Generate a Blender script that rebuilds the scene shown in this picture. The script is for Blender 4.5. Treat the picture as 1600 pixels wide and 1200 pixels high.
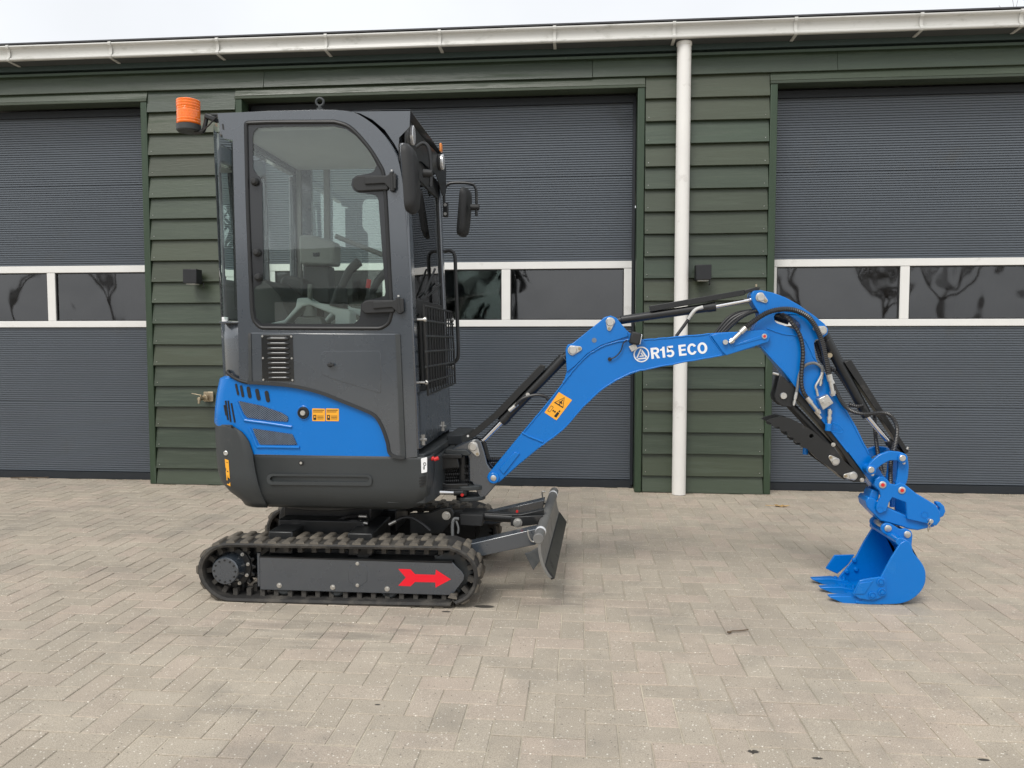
import bpy, bmesh, math, random
from mathutils import Vector, Matrix, geometry
R = math.radians
random.seed(7)
for o in list(bpy.data.objects): bpy.data.objects.remove(o)
scene = bpy.context.scene
COL = scene.collection

# ------------------------------------------------------------------ camera
F, YAW, PITCH, CH = 1190.0, -0.0871, 0.0564, 1.24
cd = bpy.data.cameras.new('camera'); cam = bpy.data.objects.new('camera', cd); COL.objects.link(cam)
cd.sensor_width = 36; cd.lens = F / 1600 * 36; cd.clip_end = 600
cam.location = (0, 0, CH); cam.rotation_euler = (math.pi / 2 - PITCH, 0, -YAW)
scene.camera = cam
# ------------------------------------------------------------------ sky, sun, exposure
SUN_EL, SUN_AZ = R(52), R(205)
world = bpy.data.worlds.new('World'); scene.world = world; world.use_nodes = True
nt = world.node_tree; nt.nodes.clear()
wo = nt.nodes.new('ShaderNodeOutputWorld'); bg = nt.nodes.new('ShaderNodeBackground')
sky = nt.nodes.new('ShaderNodeTexSky'); sky.sky_type = 'NISHITA'; sky.sun_disc = False
sky.sun_elevation = SUN_EL; sky.sun_rotation = SUN_AZ; sky.air_density = 1.5; sky.dust_density = 4.0; sky.ozone_density = 1.0
hs = nt.nodes.new('ShaderNodeHueSaturation'); hs.inputs['Saturation'].default_value = 0.12
mx = nt.nodes.new('ShaderNodeMix'); mx.data_type = 'RGBA'; mx.inputs[0].default_value = 0.72   # even cloud deck
cl = nt.nodes.new('ShaderNodeTexNoise'); cl.inputs['Scale'].default_value = 2.2; cl.inputs['Detail'].default_value = 5
cr = nt.nodes.new('ShaderNodeMapRange'); cr.inputs[1].default_value = 0.3; cr.inputs[2].default_value = 0.7; cr.inputs[3].default_value = 8.0; cr.inputs[4].default_value = 9.4
cc = nt.nodes.new('ShaderNodeMix'); cc.data_type = 'RGBA'; cc.blend_type = 'MULTIPLY'; cc.inputs[0].default_value = 1.0
cc.inputs[6].default_value = (0.955, 0.985, 1.03, 1)
nt.links.new(cl.outputs['Fac'], cr.inputs[0]); nt.links.new(cr.outputs[0], cc.inputs[7])
nt.links.new(sky.outputs[0], hs.inputs['Color']); nt.links.new(hs.outputs[0], mx.inputs[6]); nt.links.new(cc.outputs[2], mx.inputs[7])
nt.links.new(mx.outputs[2], bg.inputs['Color']); nt.links.new(bg.outputs[0], wo.inputs[0])
bg.inputs['Strength'].default_value = 0.1
sl = bpy.data.lights.new('sun', 'SUN'); sl.energy = 1.4; sl.angle = R(24); sl.color = (1, 0.96, 0.9)
sun = bpy.data.objects.new('sun', sl); COL.objects.link(sun)
sd = Vector((math.sin(SUN_AZ) * math.cos(SUN_EL), math.cos(SUN_AZ) * math.cos(SUN_EL), math.sin(SUN_EL)))
sun.rotation_euler = sd.to_track_quat('Z', 'Y').to_euler(); sun.location = (0, -5, 12)
vs = scene.view_settings; vs.view_transform = 'Standard'; vs.look = 'None'; vs.gamma = 1; vs.exposure = 0.42
scene.cycles.max_bounces = 8; scene.cycles.transparent_max_bounces = 12; scene.cycles.use_denoising = True

# ------------------------------------------------------------------ geometry helpers
_fw = Vector((math.sin(YAW) * math.cos(PITCH), math.cos(YAW) * math.cos(PITCH), -math.sin(PITCH)))
_r = Vector((math.cos(YAW), -math.sin(YAW), 0)); _u = _r.cross(_fw)
def ray(px, py): return _fw + _r * ((px - 800) / F) + _u * ((600 - py) / F)
def at(px, py, Y):            # survey: photo measurement -> world point at a known depth
    d = ray(px, py); return Vector((0, 0, CH)) + d * (Y / d.y)
def atX(px, py, X):
    d = ray(px, py); return Vector((0, 0, CH)) + d * (X / d.x)
def XZ(pts, Y): return [(p.x, p.z) for p in (at(a, b, Y) for a, b in pts)]
def proj(P):
    v = Vector(P) - Vector((0, 0, CH)); z = v.dot(_fw)
    return 800 + F * v.dot(_r) / z, 600 - F * v.dot(_u) / z, z
def crop(ox, oy, s): return lambda *ps: [(ox + x / s, oy + y / s) for x, y in ps]
cA = crop(250, 130, 3.077); cB = crop(280, 480, 3.077); cC = crop(280, 730, 2.5); cD = crop(640, 430, 2.667)
cE = crop(1120, 430, 4.21); cF = crop(1180, 640, 3.75); cK = crop(640, 640, 6.154); cI = crop(400, 360, 6.667)
cT = crop(620, 820, 8.57); cS = crop(295, 820, 8.889); cV = crop(600, 160, 8.573); cN = crop(700, 740, 7.06); cH = crop(330, 580, 10)

def spline(pts, n=8, closed=False):
    P = [Vector(p) for p in pts]; out = []; m = len(P)
    rng = range(m) if closed else range(m - 1)
    for i in rng:
        if closed: a, b, c, d = P[(i - 1) % m], P[i], P[(i + 1) % m], P[(i + 2) % m]
        else: a, b, c, d = P[max(i - 1, 0)], P[i], P[i + 1], P[min(i + 2, m - 1)]
        for k in range(n):
            t = k / n; t2 = t * t; t3 = t2 * t
            out.append(0.5 * ((2 * b) + (c - a) * t + (2 * a - 5 * b + 4 * c - d) * t2 + (3 * b - a - 3 * c + d) * t3))
    if not closed: out.append(P[-1].copy())
    return out
def rounded(pts, r, n=5):     # round every corner of a 2-D polygon
    out = []; m = len(pts); P = [Vector(p) for p in pts]
    for i in range(m):
        a, b, c = P[i - 1], P[i], P[(i + 1) % m]
        u = (a - b); v = (c - b); k = min(r, u.length * .45, v.length * .45)
        if u.length < 1e-6 or v.length < 1e-6: continue
        p0 = b + u.normalized() * k; p1 = b + v.normalized() * k
        for j in range(n + 1):
            t = j / n; out.append(tuple(p0 * (1 - t) ** 2 + b * 2 * t * (1 - t) + p1 * t * t))
    return out
def circ(cx, cz, r, n=24, a0=0.0): return [(cx + r * math.cos(a0 + 2 * math.pi * k / n), cz + r * math.sin(a0 + 2 * math.pi * k / n)) for k in range(n)]

class MB:
    def __init__(s): s.b = bmesh.new()
    def faces(s, V, Fs):
        vs_ = [s.b.verts.new(v) for v in V]
        for f in Fs:
            try: s.b.faces.new([vs_[i] for i in f])
            except ValueError: pass
        return vs_
    def prism(s, pts, y0, y1, holes=(), axis='Y'):
        def to3(p, y): return (p[0], y, p[1]) if axis == 'Y' else ((y, p[0], p[1]) if axis == 'X' else (p[0], p[1], y))
        loops = [list(pts)] + [list(h) for h in holes]
        flat = [p for l in loops for p in l]; n = len(flat)
        V = [to3(p, y0) for p in flat] + [to3(p, y1) for p in flat]; Fs = []
        if holes:
            tri = geometry.tessellate_polygon([[Vector((p[0], p[1], 0)) for p in l] for l in loops])
            for t in tri: Fs.append(tuple(t)); Fs.append(tuple(n + i for i in reversed(t)))
        else:
            Fs.append(tuple(range(n))); Fs.append(tuple(reversed(range(n, 2 * n))))
        o = 0
        for l in loops:
            m = len(l)
            for i in range(m):
                j = (i + 1) % m; Fs.append((o + j, o + i, n + o + i, n + o + j))
            o += m
        s.faces(V, Fs); return s
    def box(s, c, size, rot=None):
        hx, hy, hz = (k / 2 for k in size)
        V = [Vector((a * hx, b_ * hy, c_ * hz)) for a in (-1, 1) for b_ in (-1, 1) for c_ in (-1, 1)]
        if rot is not None: V = [rot @ v for v in V]
        V = [v + Vector(c) for v in V]
        s.faces(V, [(0, 1, 3, 2), (4, 6, 7, 5), (0, 4, 5, 1), (2, 3, 7, 6), (0, 2, 6, 4), (1, 5, 7, 3)]); return s
    def cyl(s, p0, p1, r0, r1=None, n=24, caps=True):
        r1 = r0 if r1 is None else r1
        p0, p1 = Vector(p0), Vector(p1); d = (p1 - p0).normalized()
        a = d.orthogonal().normalized(); b_ = d.cross(a)
        V = []
        for p, r in ((p0, r0), (p1, r1)):
            for k in range(n):
                t = 2 * math.pi * k / n; V.append(p + a * r * math.cos(t) + b_ * r * math.sin(t))
        Fs = [(i, (i + 1) % n, n + (i + 1) % n, n + i) for i in range(n)]
        if caps: Fs += [tuple(reversed(range(n))), tuple(range(n, 2 * n))]
        s.faces(V, Fs); return s
    def tube(s, pts, r, n=10, closed=False, rib=None):
        P = [Vector(p) for p in pts]
        if rib:                                   # resample evenly; ridge every `rib` metres
            L = [0]
            for i in range(1, len(P)): L.append(L[-1] + (P[i] - P[i - 1]).length)
            st = rib / 2; m = max(4, int(L[-1] / st)); Q = []; j = 0
            for k in range(m + 1):
                t = L[-1] * k / m
                while j < len(L) - 2 and L[j + 1] < t: j += 1
                u = (t - L[j]) / max(1e-9, L[j + 1] - L[j]); Q.append(P[j].lerp(P[j + 1], u))
            P = Q
        m = len(P); V = []; prev = None
        for i in range(m):
            if closed: t = P[(i + 1) % m] - P[i - 1]
            else: t = P[min(i + 1, m - 1)] - P[max(i - 1, 0)]
            if t.length < 1e-9: t = Vector((0, 0, 1))
            t.normalize()
            a = (prev - t * prev.dot(t)) if prev is not None else t.orthogonal()
            if a.length < 1e-6: a = t.orthogonal()
            a.normalize(); prev = a; b_ = t.cross(a)
            rr = r * (1.1 if (i % 2) else .86) if rib else r
            for k in range(n):
                w = 2 * math.pi * k / n; V.append(P[i] + a * rr * math.cos(w) + b_ * rr * math.sin(w))
        Fs = []
        for i in range(m if closed else m - 1):
            i2 = (i + 1) % m
            for k in range(n): Fs.append((i * n + k, i * n + (k + 1) % n, i2 * n + (k + 1) % n, i2 * n + k))
        if not closed: Fs += [tuple(reversed(range(n))), tuple(range((m - 1) * n, m * n))]
        s.faces(V, Fs); return s
    def lathe(s, prof, origin, axis='Y', n=32):   # prof: (radius, along)
        o = Vector(origin); V = []
        for r, h in prof:
            for k in range(n):
                t = 2 * math.pi * k / n; c, d = r * math.cos(t), r * math.sin(t)
                V.append(o + (Vector((c, h, d)) if axis == 'Y' else Vector((c, d, h)) if axis == 'Z' else Vector((h, c, d))))
        m = len(prof)
        Fs = [(i * n + k, i * n + (k + 1) % n, (i + 1) * n + (k + 1) % n, (i + 1) * n + k) for i in range(m - 1) for k in range(n)]
        Fs += [tuple(range(n)), tuple(range((m - 1) * n, m * n))]
        s.faces(V, Fs); return s
    def grid(s, rows, closed=False):
        m = len(rows[0]); V = [v for r_ in rows for v in r_]; Fs = []
        for i in range(len(rows) - 1):
            for k in range(m if closed else m - 1):
                Fs.append((i * m + k, i * m + (k + 1) % m, (i + 1) * m + (k + 1) % m, (i + 1) * m + k))
        s.faces(V, Fs); return s
    def mesh(s, name, mat, sharp=35, weld=True):
        if weld: bmesh.ops.remove_doubles(s.b, verts=s.b.verts, dist=1e-6)
        bmesh.ops.recalc_face_normals(s.b, faces=s.b.faces)
        me = bpy.data.meshes.new(name); s.b.to_mesh(me); s.b.free()
        me.polygons.foreach_set('use_smooth', [True] * len(me.polygons)); me.set_sharp_from_angle(angle=R(sharp))
        if mat is not None: me.materials.append(mat)
        return me
    def build(s, name, mat, parent=None, bevel=0, seg=2, solid=0, sharp=35):
        o = bpy.data.objects.new(name, s.mesh(name, mat, sharp)); COL.objects.link(o)
        if solid:
            m = o.modifiers.new('thickness', 'SOLIDIFY'); m.thickness = solid; m.offset = 0
        if bevel:
            m = o.modifiers.new('edge', 'BEVEL'); m.width = bevel; m.segments = seg; m.limit_method = 'ANGLE'; m.angle_limit = R(40)
        attach(o, parent); return o
def attach(o, parent):
    if parent is None: return
    o.parent = parent
    if parent.type == 'EMPTY': o.matrix_parent_inverse = Matrix.Translation(-parent.location)
def tag(o, label, cat, group=None, kind=None):
    if label: o['label'] = label
    if cat: o['category'] = cat
    if group: o['group'] = group
    if kind: o['kind'] = kind
    return o
def thing(name, label, cat, loc, group=None):
    o = bpy.data.objects.new(name, None); o.empty_display_size = .2; COL.objects.link(o); o.location = loc
    return tag(o, label, cat, group)
def place(name, me, parent, M):
    o = bpy.data.objects.new(name, me); COL.objects.link(o)
    if parent is not None: attach(o, parent)
    o.matrix_basis = M; return o

# ------------------------------------------------------------------ materials
def N(nt, t, **kw):
    n = nt.nodes.new(t)
    for k, v in kw.items():
        if k in n.inputs.keys(): n.inputs[k].default_value = v
        else: setattr(n, k, v)
    return n
def ramp(nt, src, p0, p1, c0=(0, 0, 0, 1), c1=(1, 1, 1, 1)):
    r = nt.nodes.new('ShaderNodeValToRGB'); r.color_ramp.elements[0].position = p0; r.color_ramp.elements[1].position = p1
    r.color_ramp.elements[0].color = c0; r.color_ramp.elements[1].color = c1; nt.links.new(src, r.inputs[0]); return r.outputs[0]
def mix(nt, fac, a, b, mode='MIX'):
    m = nt.nodes.new('ShaderNodeMix'); m.data_type = 'RGBA'; m.blend_type = mode
    for sock, v in ((m.inputs[0], fac), (m.inputs[6], a), (m.inputs[7], b)):
        if isinstance(v, (int, float)): sock.default_value = v
        elif isinstance(v, tuple): sock.default_value = v if len(v) == 4 else (*v, 1)
        else: nt.links.new(v, sock)
    return m.outputs[2]
def pbr(name, col, rough=.5, metal=0.0, spec=.5, coat=0.0, var=.06, vs_=6.0, bump=0.0, bs=200.0, dirt=None, dirt_amt=0.0, dirt_scale=3.0, stretch=None, objvar=0.0, alt=None):
    m = bpy.data.materials.new(name); m.use_nodes = True; t = m.node_tree; p = t.nodes['Principled BSDF']
    co = N(t, 'ShaderNodeTexCoord'); src = co.outputs['Object']
    if stretch:
        mp = N(t, 'ShaderNodeMapping'); mp.inputs['Scale'].default_value = stretch; t.links.new(src, mp.inputs[0]); src = mp.outputs[0]
    n1 = N(t, 'ShaderNodeTexNoise', Scale=vs_, Detail=6.0, Roughness=.6); t.links.new(src, n1.inputs['Vector'])
    c = mix(t, n1.outputs['Fac'], tuple(k * (1 - var * 2) for k in col[:3]), tuple(min(1, k * (1 + var * 2)) for k in col[:3]))
    if alt:
        oj = N(t, 'ShaderNodeObjectInfo'); m9 = N(t, 'ShaderNodeMath', operation='MULTIPLY'); m9.inputs[1].default_value = 9.73; t.links.new(oj.outputs['Random'], m9.inputs[0])
        f9 = N(t, 'ShaderNodeMath', operation='FRACT'); t.links.new(m9.outputs[0], f9.inputs[0]); c = mix(t, f9.outputs[0], c, alt)
    if objvar:
        oi = N(t, 'ShaderNodeObjectInfo'); mr = N(t, 'ShaderNodeMapRange'); mr.inputs[3].default_value = 1 - objvar; mr.inputs[4].default_value = 1 + objvar
        t.links.new(oi.outputs['Random'], mr.inputs[0]); c = mix(t, 1.0, c, mr.outputs[0], 'MULTIPLY')
    rr = N(t, 'ShaderNodeMapRange'); rr.inputs[3].default_value = max(.02, rough * .82); rr.inputs[4].default_value = min(1, rough * 1.2)
    t.links.new(n1.outputs['Fac'], rr.inputs[0]); ro = rr.outputs[0]
    if dirt:
        n2 = N(t, 'ShaderNodeTexNoise', Scale=dirt_scale, Detail=9.0, Roughness=.68); t.links.new(src, n2.inputs['Vector'])
        f = ramp(t, n2.outputs['Fac'], .62 - dirt_amt * .35, .8 - dirt_amt * .2)
        c = mix(t, f, c, dirt)
        mr2 = N(t, 'ShaderNodeMix'); t.links.new(f, mr2.inputs[0]); t.links.new(ro, mr2.inputs[2]); mr2.inputs[3].default_value = .9; ro = mr2.outputs[0]
    t.links.new(c, p.inputs['Base Color']); t.links.new(ro, p.inputs['Roughness'])
    p.inputs['Metallic'].default_value = metal; p.inputs['Specular IOR Level'].default_value = spec; p.inputs['Coat Weight'].default_value = coat; p.inputs['Coat Roughness'].default_value = .12; p.inputs['Coat IOR'].default_value = 1.62
    if bump:
        n3 = N(t, 'ShaderNodeTexNoise', Scale=bs, Detail=4.0); t.links.new(src, n3.inputs['Vector'])
        b = N(t, 'ShaderNodeBump', Strength=bump, Distance=.002); t.links.new(n3.outputs['Fac'], b.inputs['Height']); t.links.new(b.outputs[0], p.inputs['Normal'])
    return m
def glass(name, tint, gl=1.0, rough=.0, wave=0.0, wscale=3.0, ior=1.6):
    m = bpy.data.materials.new(name); m.use_nodes = True; t = m.node_tree; t.nodes.clear()
    out = N(t, 'ShaderNodeOutputMaterial'); tr = N(t, 'ShaderNodeBsdfTransparent'); tr.inputs[0].default_value = (*tint, 1)
    g = N(t, 'ShaderNodeBsdfGlossy'); g.inputs['Roughness'].default_value = rough; g.inputs['Color'].default_value = (gl, gl, gl, 1)
    fr = N(t, 'ShaderNodeFresnel', IOR=ior); mxs = N(t, 'ShaderNodeMixShader')
    if wave:
        co = N(t, 'ShaderNodeTexCoord'); no = N(t, 'ShaderNodeTexNoise', Scale=wscale, Detail=1.5); t.links.new(co.outputs['Object'], no.inputs['Vector'])
        b = N(t, 'ShaderNodeBump', Strength=1.0, Distance=wave); t.links.new(no.outputs['Fac'], b.inputs['Height'])
        t.links.new(b.outputs[0], g.inputs['Normal']); t.links.new(b.outputs[0], fr.inputs['Normal'])
    t.links.new(fr.outputs[0], mxs.inputs[0]); t.links.new(tr.outputs[0], mxs.inputs[1]); t.links.new(g.outputs[0], mxs.inputs[2])
    t.links.new(mxs.outputs[0], out.inputs[0]); return m

M = {}
M['blue'] = pbr('blue_paint', (0.0, 0.163, 0.555), .27, spec=.34, coat=.2, var=.035, vs_=2.5, bump=.09, bs=45, dirt=(.015, .2, .56), dirt_amt=.04)
M['worn'] = pbr('worn_grey_steel', (.15, .148, .142), .42, var=.12, bump=.1, bs=80, dirt=(.2, .19, .17), dirt_amt=.15)
M['gloss'] = pbr('gloss_black', (.012, .013, .014), .16, coat=.6, var=.05)
M['grey'] = pbr('anthracite_paint', (0.037, 0.047, 0.060), .27, spec=.85, coat=1.0, var=.05, bump=.015, bs=40)
M['plastic'] = pbr('charcoal_plastic', (0.037, 0.042, 0.044), .5, var=.05, bump=.12, bs=500, dirt=(.11, .105, .1), dirt_amt=.05)
M['black'] = pbr('black_steel', (0.014, 0.015, 0.016), .36, var=.1, dirt=(.07, .065, .06), dirt_amt=.06, dirt_scale=9)
M['blackmat'] = pbr('black_trim', (0.017, 0.018, 0.019), .6, var=.1)
M['seal'] = pbr('rubber_seal', (0.013, 0.014, 0.015), .45, var=.08)
M['hose'] = pbr('black_hose', (0.02, 0.02, 0.021), .42, var=.1)
M['guardhose'] = pbr('hose_guard', (0.022, 0.022, 0.023), .33, var=.1)
M['greyhose'] = pbr('grey_hose', (0.16, .165, .165), .4, var=.1)
M['zinc'] = pbr('zinc', (.62, .61, .58), .34, metal=.85, var=.08, vs_=40)
M['chrome'] = pbr('chrome_rod', (.78, .78, .79), .14, metal=1.0, var=.03)
M['rubber'] = pbr('track_rubber', (0.026, 0.024, 0.022), .75, var=.15, bump=.5, bs=120, dirt=(.19, .165, .13), dirt_amt=.85, dirt_scale=8)
M['rubberside'] = pbr('track_rubber_side', (0.024, 0.023, 0.022), .7, var=.15, bump=.4, bs=140, dirt=(.11, .10, .085), dirt_amt=.38, dirt_scale=6)
M['red'] = pbr('red_vinyl', (.82, .008, .025), .35, var=.02)
M['redpaint'] = pbr('red_plastic', (.62, .02, .02), .4, var=.05)
M['yellow'] = pbr('amber_sticker', (.92, .42, .03), .45, var=.03)
M['white'] = pbr('white_vinyl', (.82, .83, .84), .4, var=.02)
M['ink'] = pbr('black_ink', (.012, .012, .012), .5, var=.02)
M['mesh'] = pbr('grille_mesh', (.2, .24, .3), .3, metal=.7, var=.2, vs_=30)
M['console'] = pbr('pale_console', (.62, .69, .68), .5, var=.04)
M['intgrey'] = pbr('interior_grey', (.2, .212, .2), .6, var=.06)
M['intpale'] = pbr('headliner', (.55, .57, .55), .8, var=.05)
M['seat'] = pbr('seat_vinyl', (.065, .068, .068), .55, var=.1, bump=.2, bs=300)
M['lens'] = pbr('clear_lens', (.75, .77, .78), .12, metal=.55, var=.2, vs_=90, bump=.6, bs=90)
M['amber'] = pbr('amber_lens', (.75, .25, .05), .2, var=.1)
M['mirror'] = pbr('mirror', (.8, .8, .8), .03, metal=1, var=.01)
M['joy'] = pbr('joystick_rubber', (.06, .063, .063), .5, var=.08)
M['screen'] = pbr('screen', (.008, .012, .02), .15, var=.02)
m = pbr('orange_lens', (1.0, .19, .012), .22, coat=.3, var=.04); m.node_tree.nodes['Principled BSDF'].inputs['Subsurface Weight'].default_value = .35
m.node_tree.nodes['Principled BSDF'].inputs['Subsurface Radius'].default_value = (.03, .012, .004); M['orange'] = m
M['glass'] = glass('cab_glass', (.945, .985, .965), wave=.0012, wscale=2.2, ior=1.58)
M['farglass'] = glass('far_glass', (.90, .97, .94), wave=.0012, wscale=2, ior=2.1)
M['rearglass'] = glass('rear_glass', (.86, .94, .905), wave=.001, wscale=2, ior=1.28)
M['pane'] = glass('acrylic_pane', (.40, .40, .39), 1.0, rough=.04, wave=.014, wscale=1.7, ior=1.95)
M['frit'] = pbr('glass_border', (.03, .032, .035), .12, var=.04)
M['board'] = pbr('green_stained_board', (.037, .056, .035), .36, spec=.55, alt=(.046, .055, .031), var=.16, vs_=5, bump=.5, bs=22, stretch=(.5, 6, 9), objvar=.17, dirt=(.065, .085, .06), dirt_amt=.3, dirt_scale=3.5)
M['trim'] = pbr('green_trim', (.033, .056, .032), .40, spec=.45, var=.12, vs_=4, bump=.25, bs=20, stretch=(6, 6, .6), dirt=(.11, .14, .11), dirt_amt=.05)
M['fascia'] = pbr('dark_green_fascia', (.03, .05, .045), .5, var=.1)
M['door'] = pbr('anthracite_door', (.100, .117, .138), .36, spec=.6, var=.06, vs_=1.6, dirt=(.115, .122, .125), dirt_amt=.08, dirt_scale=1.4)
M['doorframe'] = pbr('dark_door_frame', (.014, .018, .023), .5, var=.1)
M['pvc'] = pbr('white_pvc', (.80, .785, .75), .34, var=.04, vs_=3, dirt=(.5, .48, .44), dirt_amt=.02, dirt_scale=5)
M['gutter'] = pbr('weathered_white_pvc', (.55, .545, .515), .34, var=.05, vs_=3, stretch=(.4, 1, 1), dirt=(.26, .26, .22), dirt_amt=.2, dirt_scale=9)
M['alu'] = pbr('white_aluminium', (.76, .755, .73), .35, var=.03, dirt=(.42, .41, .38), dirt_amt=.05)
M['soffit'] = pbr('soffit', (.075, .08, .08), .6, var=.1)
M['gritmat'] = pbr('grit', (.33, .28, .21), .9, var=.4, vs_=9)
M['rooftile'] = pbr('dark_roof', (.05, .05, .055), .6, var=.1)
M['inner'] = pbr('shed_interior', (.16, .155, .15), .8, var=.1)
M['brass'] = pbr('brass_tap', (.45, .38, .27), .35, metal=.8, var=.12, vs_=30)
M['lamp'] = pbr('black_lamp', (.012, .013, .015), .45, var=.08)
M['bark'] = pbr('bark', (.10, .085, .07), .9, var=.2, vs_=12)
M['leaf'] = pbr('dry_leaf', (.52, .33, .13), .7, var=.2, vs_=25)
M['twig'] = pbr('twig', (.12, .085, .055), .9, var=.2)
M['barn'] = pbr('barn_boards', (.11, .11, .105), .8, var=.2, vs_=3)
M['hedge'] = pbr('hedge_leaves', (.10, .115, .075), .7, var=.3, vs_=8, objvar=.2)
# ------------------------------------------------------------------ paving material
OIL = [(757, 948, .055, .022), (697, 955.5, .025, .011), (1177, 1174, .02, .012), (1277, 1185, .018, .008), (1537, 1187, .02, .008), (590, 1101, .012, .006)]
def gnd(px, py):
    d = ray(px, py); return Vector((0, 0, CH)) + d * (-CH / d.z)
def paver_mat(name, joint=False):
    m = bpy.data.materials.new(name); m.use_nodes = True; t = m.node_tree; p = t.nodes['Principled BSDF']
    ge = N(t, 'ShaderNodeNewGeometry'); pos = ge.outputs['Position']
    def noise(s, d=4.0, r_=.6):
        n = N(t, 'ShaderNodeTexNoise', Scale=s, Detail=d, Roughness=r_); t.links.new(pos, n.inputs['Vector']); return n.outputs['Fac']
    big = noise(.9, 5); mid = noise(4.5, 6, .65); fine = noise(260, 3)
    if joint:
        c = mix(t, ramp(t, noise(1.1, 6), .36, .58), (.27, .243, .198), (.66, .59, .46))
        c = mix(t, .35, c, mix(t, noise(120, 4), (.12, .11, .09), (.55, .5, .4)))
    else:
        oi = N(t, 'ShaderNodeObjectInfo'); av = N(t, 'ShaderNodeAttribute', attribute_name='rnd')
        ad = N(t, 'ShaderNodeMath', operation='ADD'); t.links.new(oi.outputs['Random'], ad.inputs[0]); t.links.new(av.outputs['Fac'], ad.inputs[1])
        fr = N(t, 'ShaderNodeMath', operation='FRACT'); t.links.new(ad.outputs[0], fr.inputs[0])
        base = ramp(t, fr.outputs[0], 0, 1, (.385, .338, .273, 1), (.435, .384, .311, 1))
        f2 = N(t, 'ShaderNodeMath', operation='MULTIPLY'); t.links.new(fr.outputs[0], f2.inputs[0]); f2.inputs[1].default_value = 17.31
        f3 = N(t, 'ShaderNodeMath', operation='FRACT'); t.links.new(f2.outputs[0], f3.inputs[0])
        base = mix(t, ramp(t, f3.outputs[0], .45, 1.0), base, (.45, .378, .31))
        c = mix(t, 1.0, base, ramp(t, big, .25, .75, (.9, .9, .91, 1), (1.07, 1.06, 1.04, 1)), 'MULTIPLY')
        c = mix(t, 1.0, c, ramp(t, mid, .25, .75, (.88, .88, .88, 1), (1.1, 1.1, 1.1, 1)), 'MULTIPLY')
        c = mix(t, 1.0, c, ramp(t, fine, .3, .7, (.72, .72, .72, 1), (1.25, 1.25, 1.25, 1)), 'MULTIPLY')
        # pale stone chips
        vo = N(t, 'ShaderNodeTexVoronoi', Scale=105.0); t.links.new(pos, vo.inputs['Vector'])
        wn = N(t, 'ShaderNodeTexWhiteNoise'); t.links.new(vo.outputs['Position'], wn.inputs['Vector'])
        k1 = ramp(t, vo.outputs['Distance'], .2, .34, (1, 1, 1, 1), (0, 0, 0, 1)); k2 = ramp(t, wn.outputs['Value'], .84, .9)
        c = mix(t, mix(t, 1.0, k1, k2, 'MULTIPLY'), c, (.74, .70, .61))
        k3 = ramp(t, wn.outputs['Value'], .04, .06, (1, 1, 1, 1), (0, 0, 0, 1))
        c = mix(t, mix(t, 1.0, k1, k3, 'MULTIPLY'), c, (.16, .145, .12))
    # grime in broad drifts and turning scuffs of the tracks
    g1 = ramp(t, noise(1.7, 9, .72), .50, .74); sc_ = N(t, 'ShaderNodeMapping'); sc_.inputs['Scale'].default_value = (1.2, 7, 1); sc_.inputs['Rotation'].default_value = (0, 0, R(-14)); t.links.new(pos, sc_.inputs[0])
    n5 = N(t, 'ShaderNodeTexNoise', Scale=2.2, Detail=8.0, Roughness=.7, Distortion=.6); t.links.new(sc_.outputs[0], n5.inputs['Vector'])
    c = mix(t, mix(t, .6, (0, 0, 0), g1), c, (.20, .188, .165))
    # scuffed patch beside the machine (a mark on the stones)
    def blob(cx, cy, rx, ry, soft, warp):
        mp = N(t, 'ShaderNodeMapping'); mp.vector_type = 'TEXTURE'; mp.inputs['Location'].default_value = (cx, cy, 0); mp.inputs['Scale'].default_value = (rx, ry, 100)
        wv = N(t, 'ShaderNodeTexNoise', Scale=5.0 / max(rx, .05) * .2, Detail=3.0); t.links.new(pos, wv.inputs['Vector'])
        a = N(t, 'ShaderNodeVectorMath', operation='LENGTH'); t.links.new(pos, mp.inputs[0])
        t.links.new(mp.outputs[0], a.inputs[0])
        w2 = N(t, 'ShaderNodeMath', operation='MULTIPLY_ADD'); t.links.new(wv.outputs['Fac'], w2.inputs[0]); w2.inputs[1].default_value = warp; t.links.new(a.outputs['Value'], w2.inputs[2])
        return w2.outputs[0], warp, soft
    def fall(b):
        v, warp, soft = b; mr = N(t, 'ShaderNodeMapRange'); mr.inputs[1].default_value = 1 + warp * .5 - soft; mr.inputs[2].default_value = 1 + warp * .5; mr.inputs[3].default_value = 1; mr.inputs[4].default_value = 0
        t.links.new(v, mr.inputs[0]); return mr.outputs[0]
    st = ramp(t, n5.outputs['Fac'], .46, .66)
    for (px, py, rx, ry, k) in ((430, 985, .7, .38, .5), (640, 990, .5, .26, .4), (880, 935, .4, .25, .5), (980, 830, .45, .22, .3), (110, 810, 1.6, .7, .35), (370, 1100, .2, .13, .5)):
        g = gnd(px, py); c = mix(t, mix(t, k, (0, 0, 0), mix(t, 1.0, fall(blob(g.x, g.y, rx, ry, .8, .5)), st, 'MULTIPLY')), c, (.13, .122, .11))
    for (px, py, rx, ry) in OIL:
        g = gnd(px, py); c = mix(t, mix(t, .9, (0, 0, 0), fall(blob(g.x, g.y, rx, ry, .25, .35))), c, (.022, .021, .02))
    t.links.new(c, p.inputs['Base Color']); p.inputs['Roughness'].default_value = .86; p.inputs['Specular IOR Level'].default_value = .3
    b = N(t, 'ShaderNodeBump', Strength=.55, Distance=.003); t.links.new(fine, b.inputs['Height']); t.links.new(b.outputs[0], p.inputs['Normal'])
    return m
M['paver'] = paver_mat('concrete_paver'); M['sand'] = paver_mat('joint_sand', True)

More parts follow.
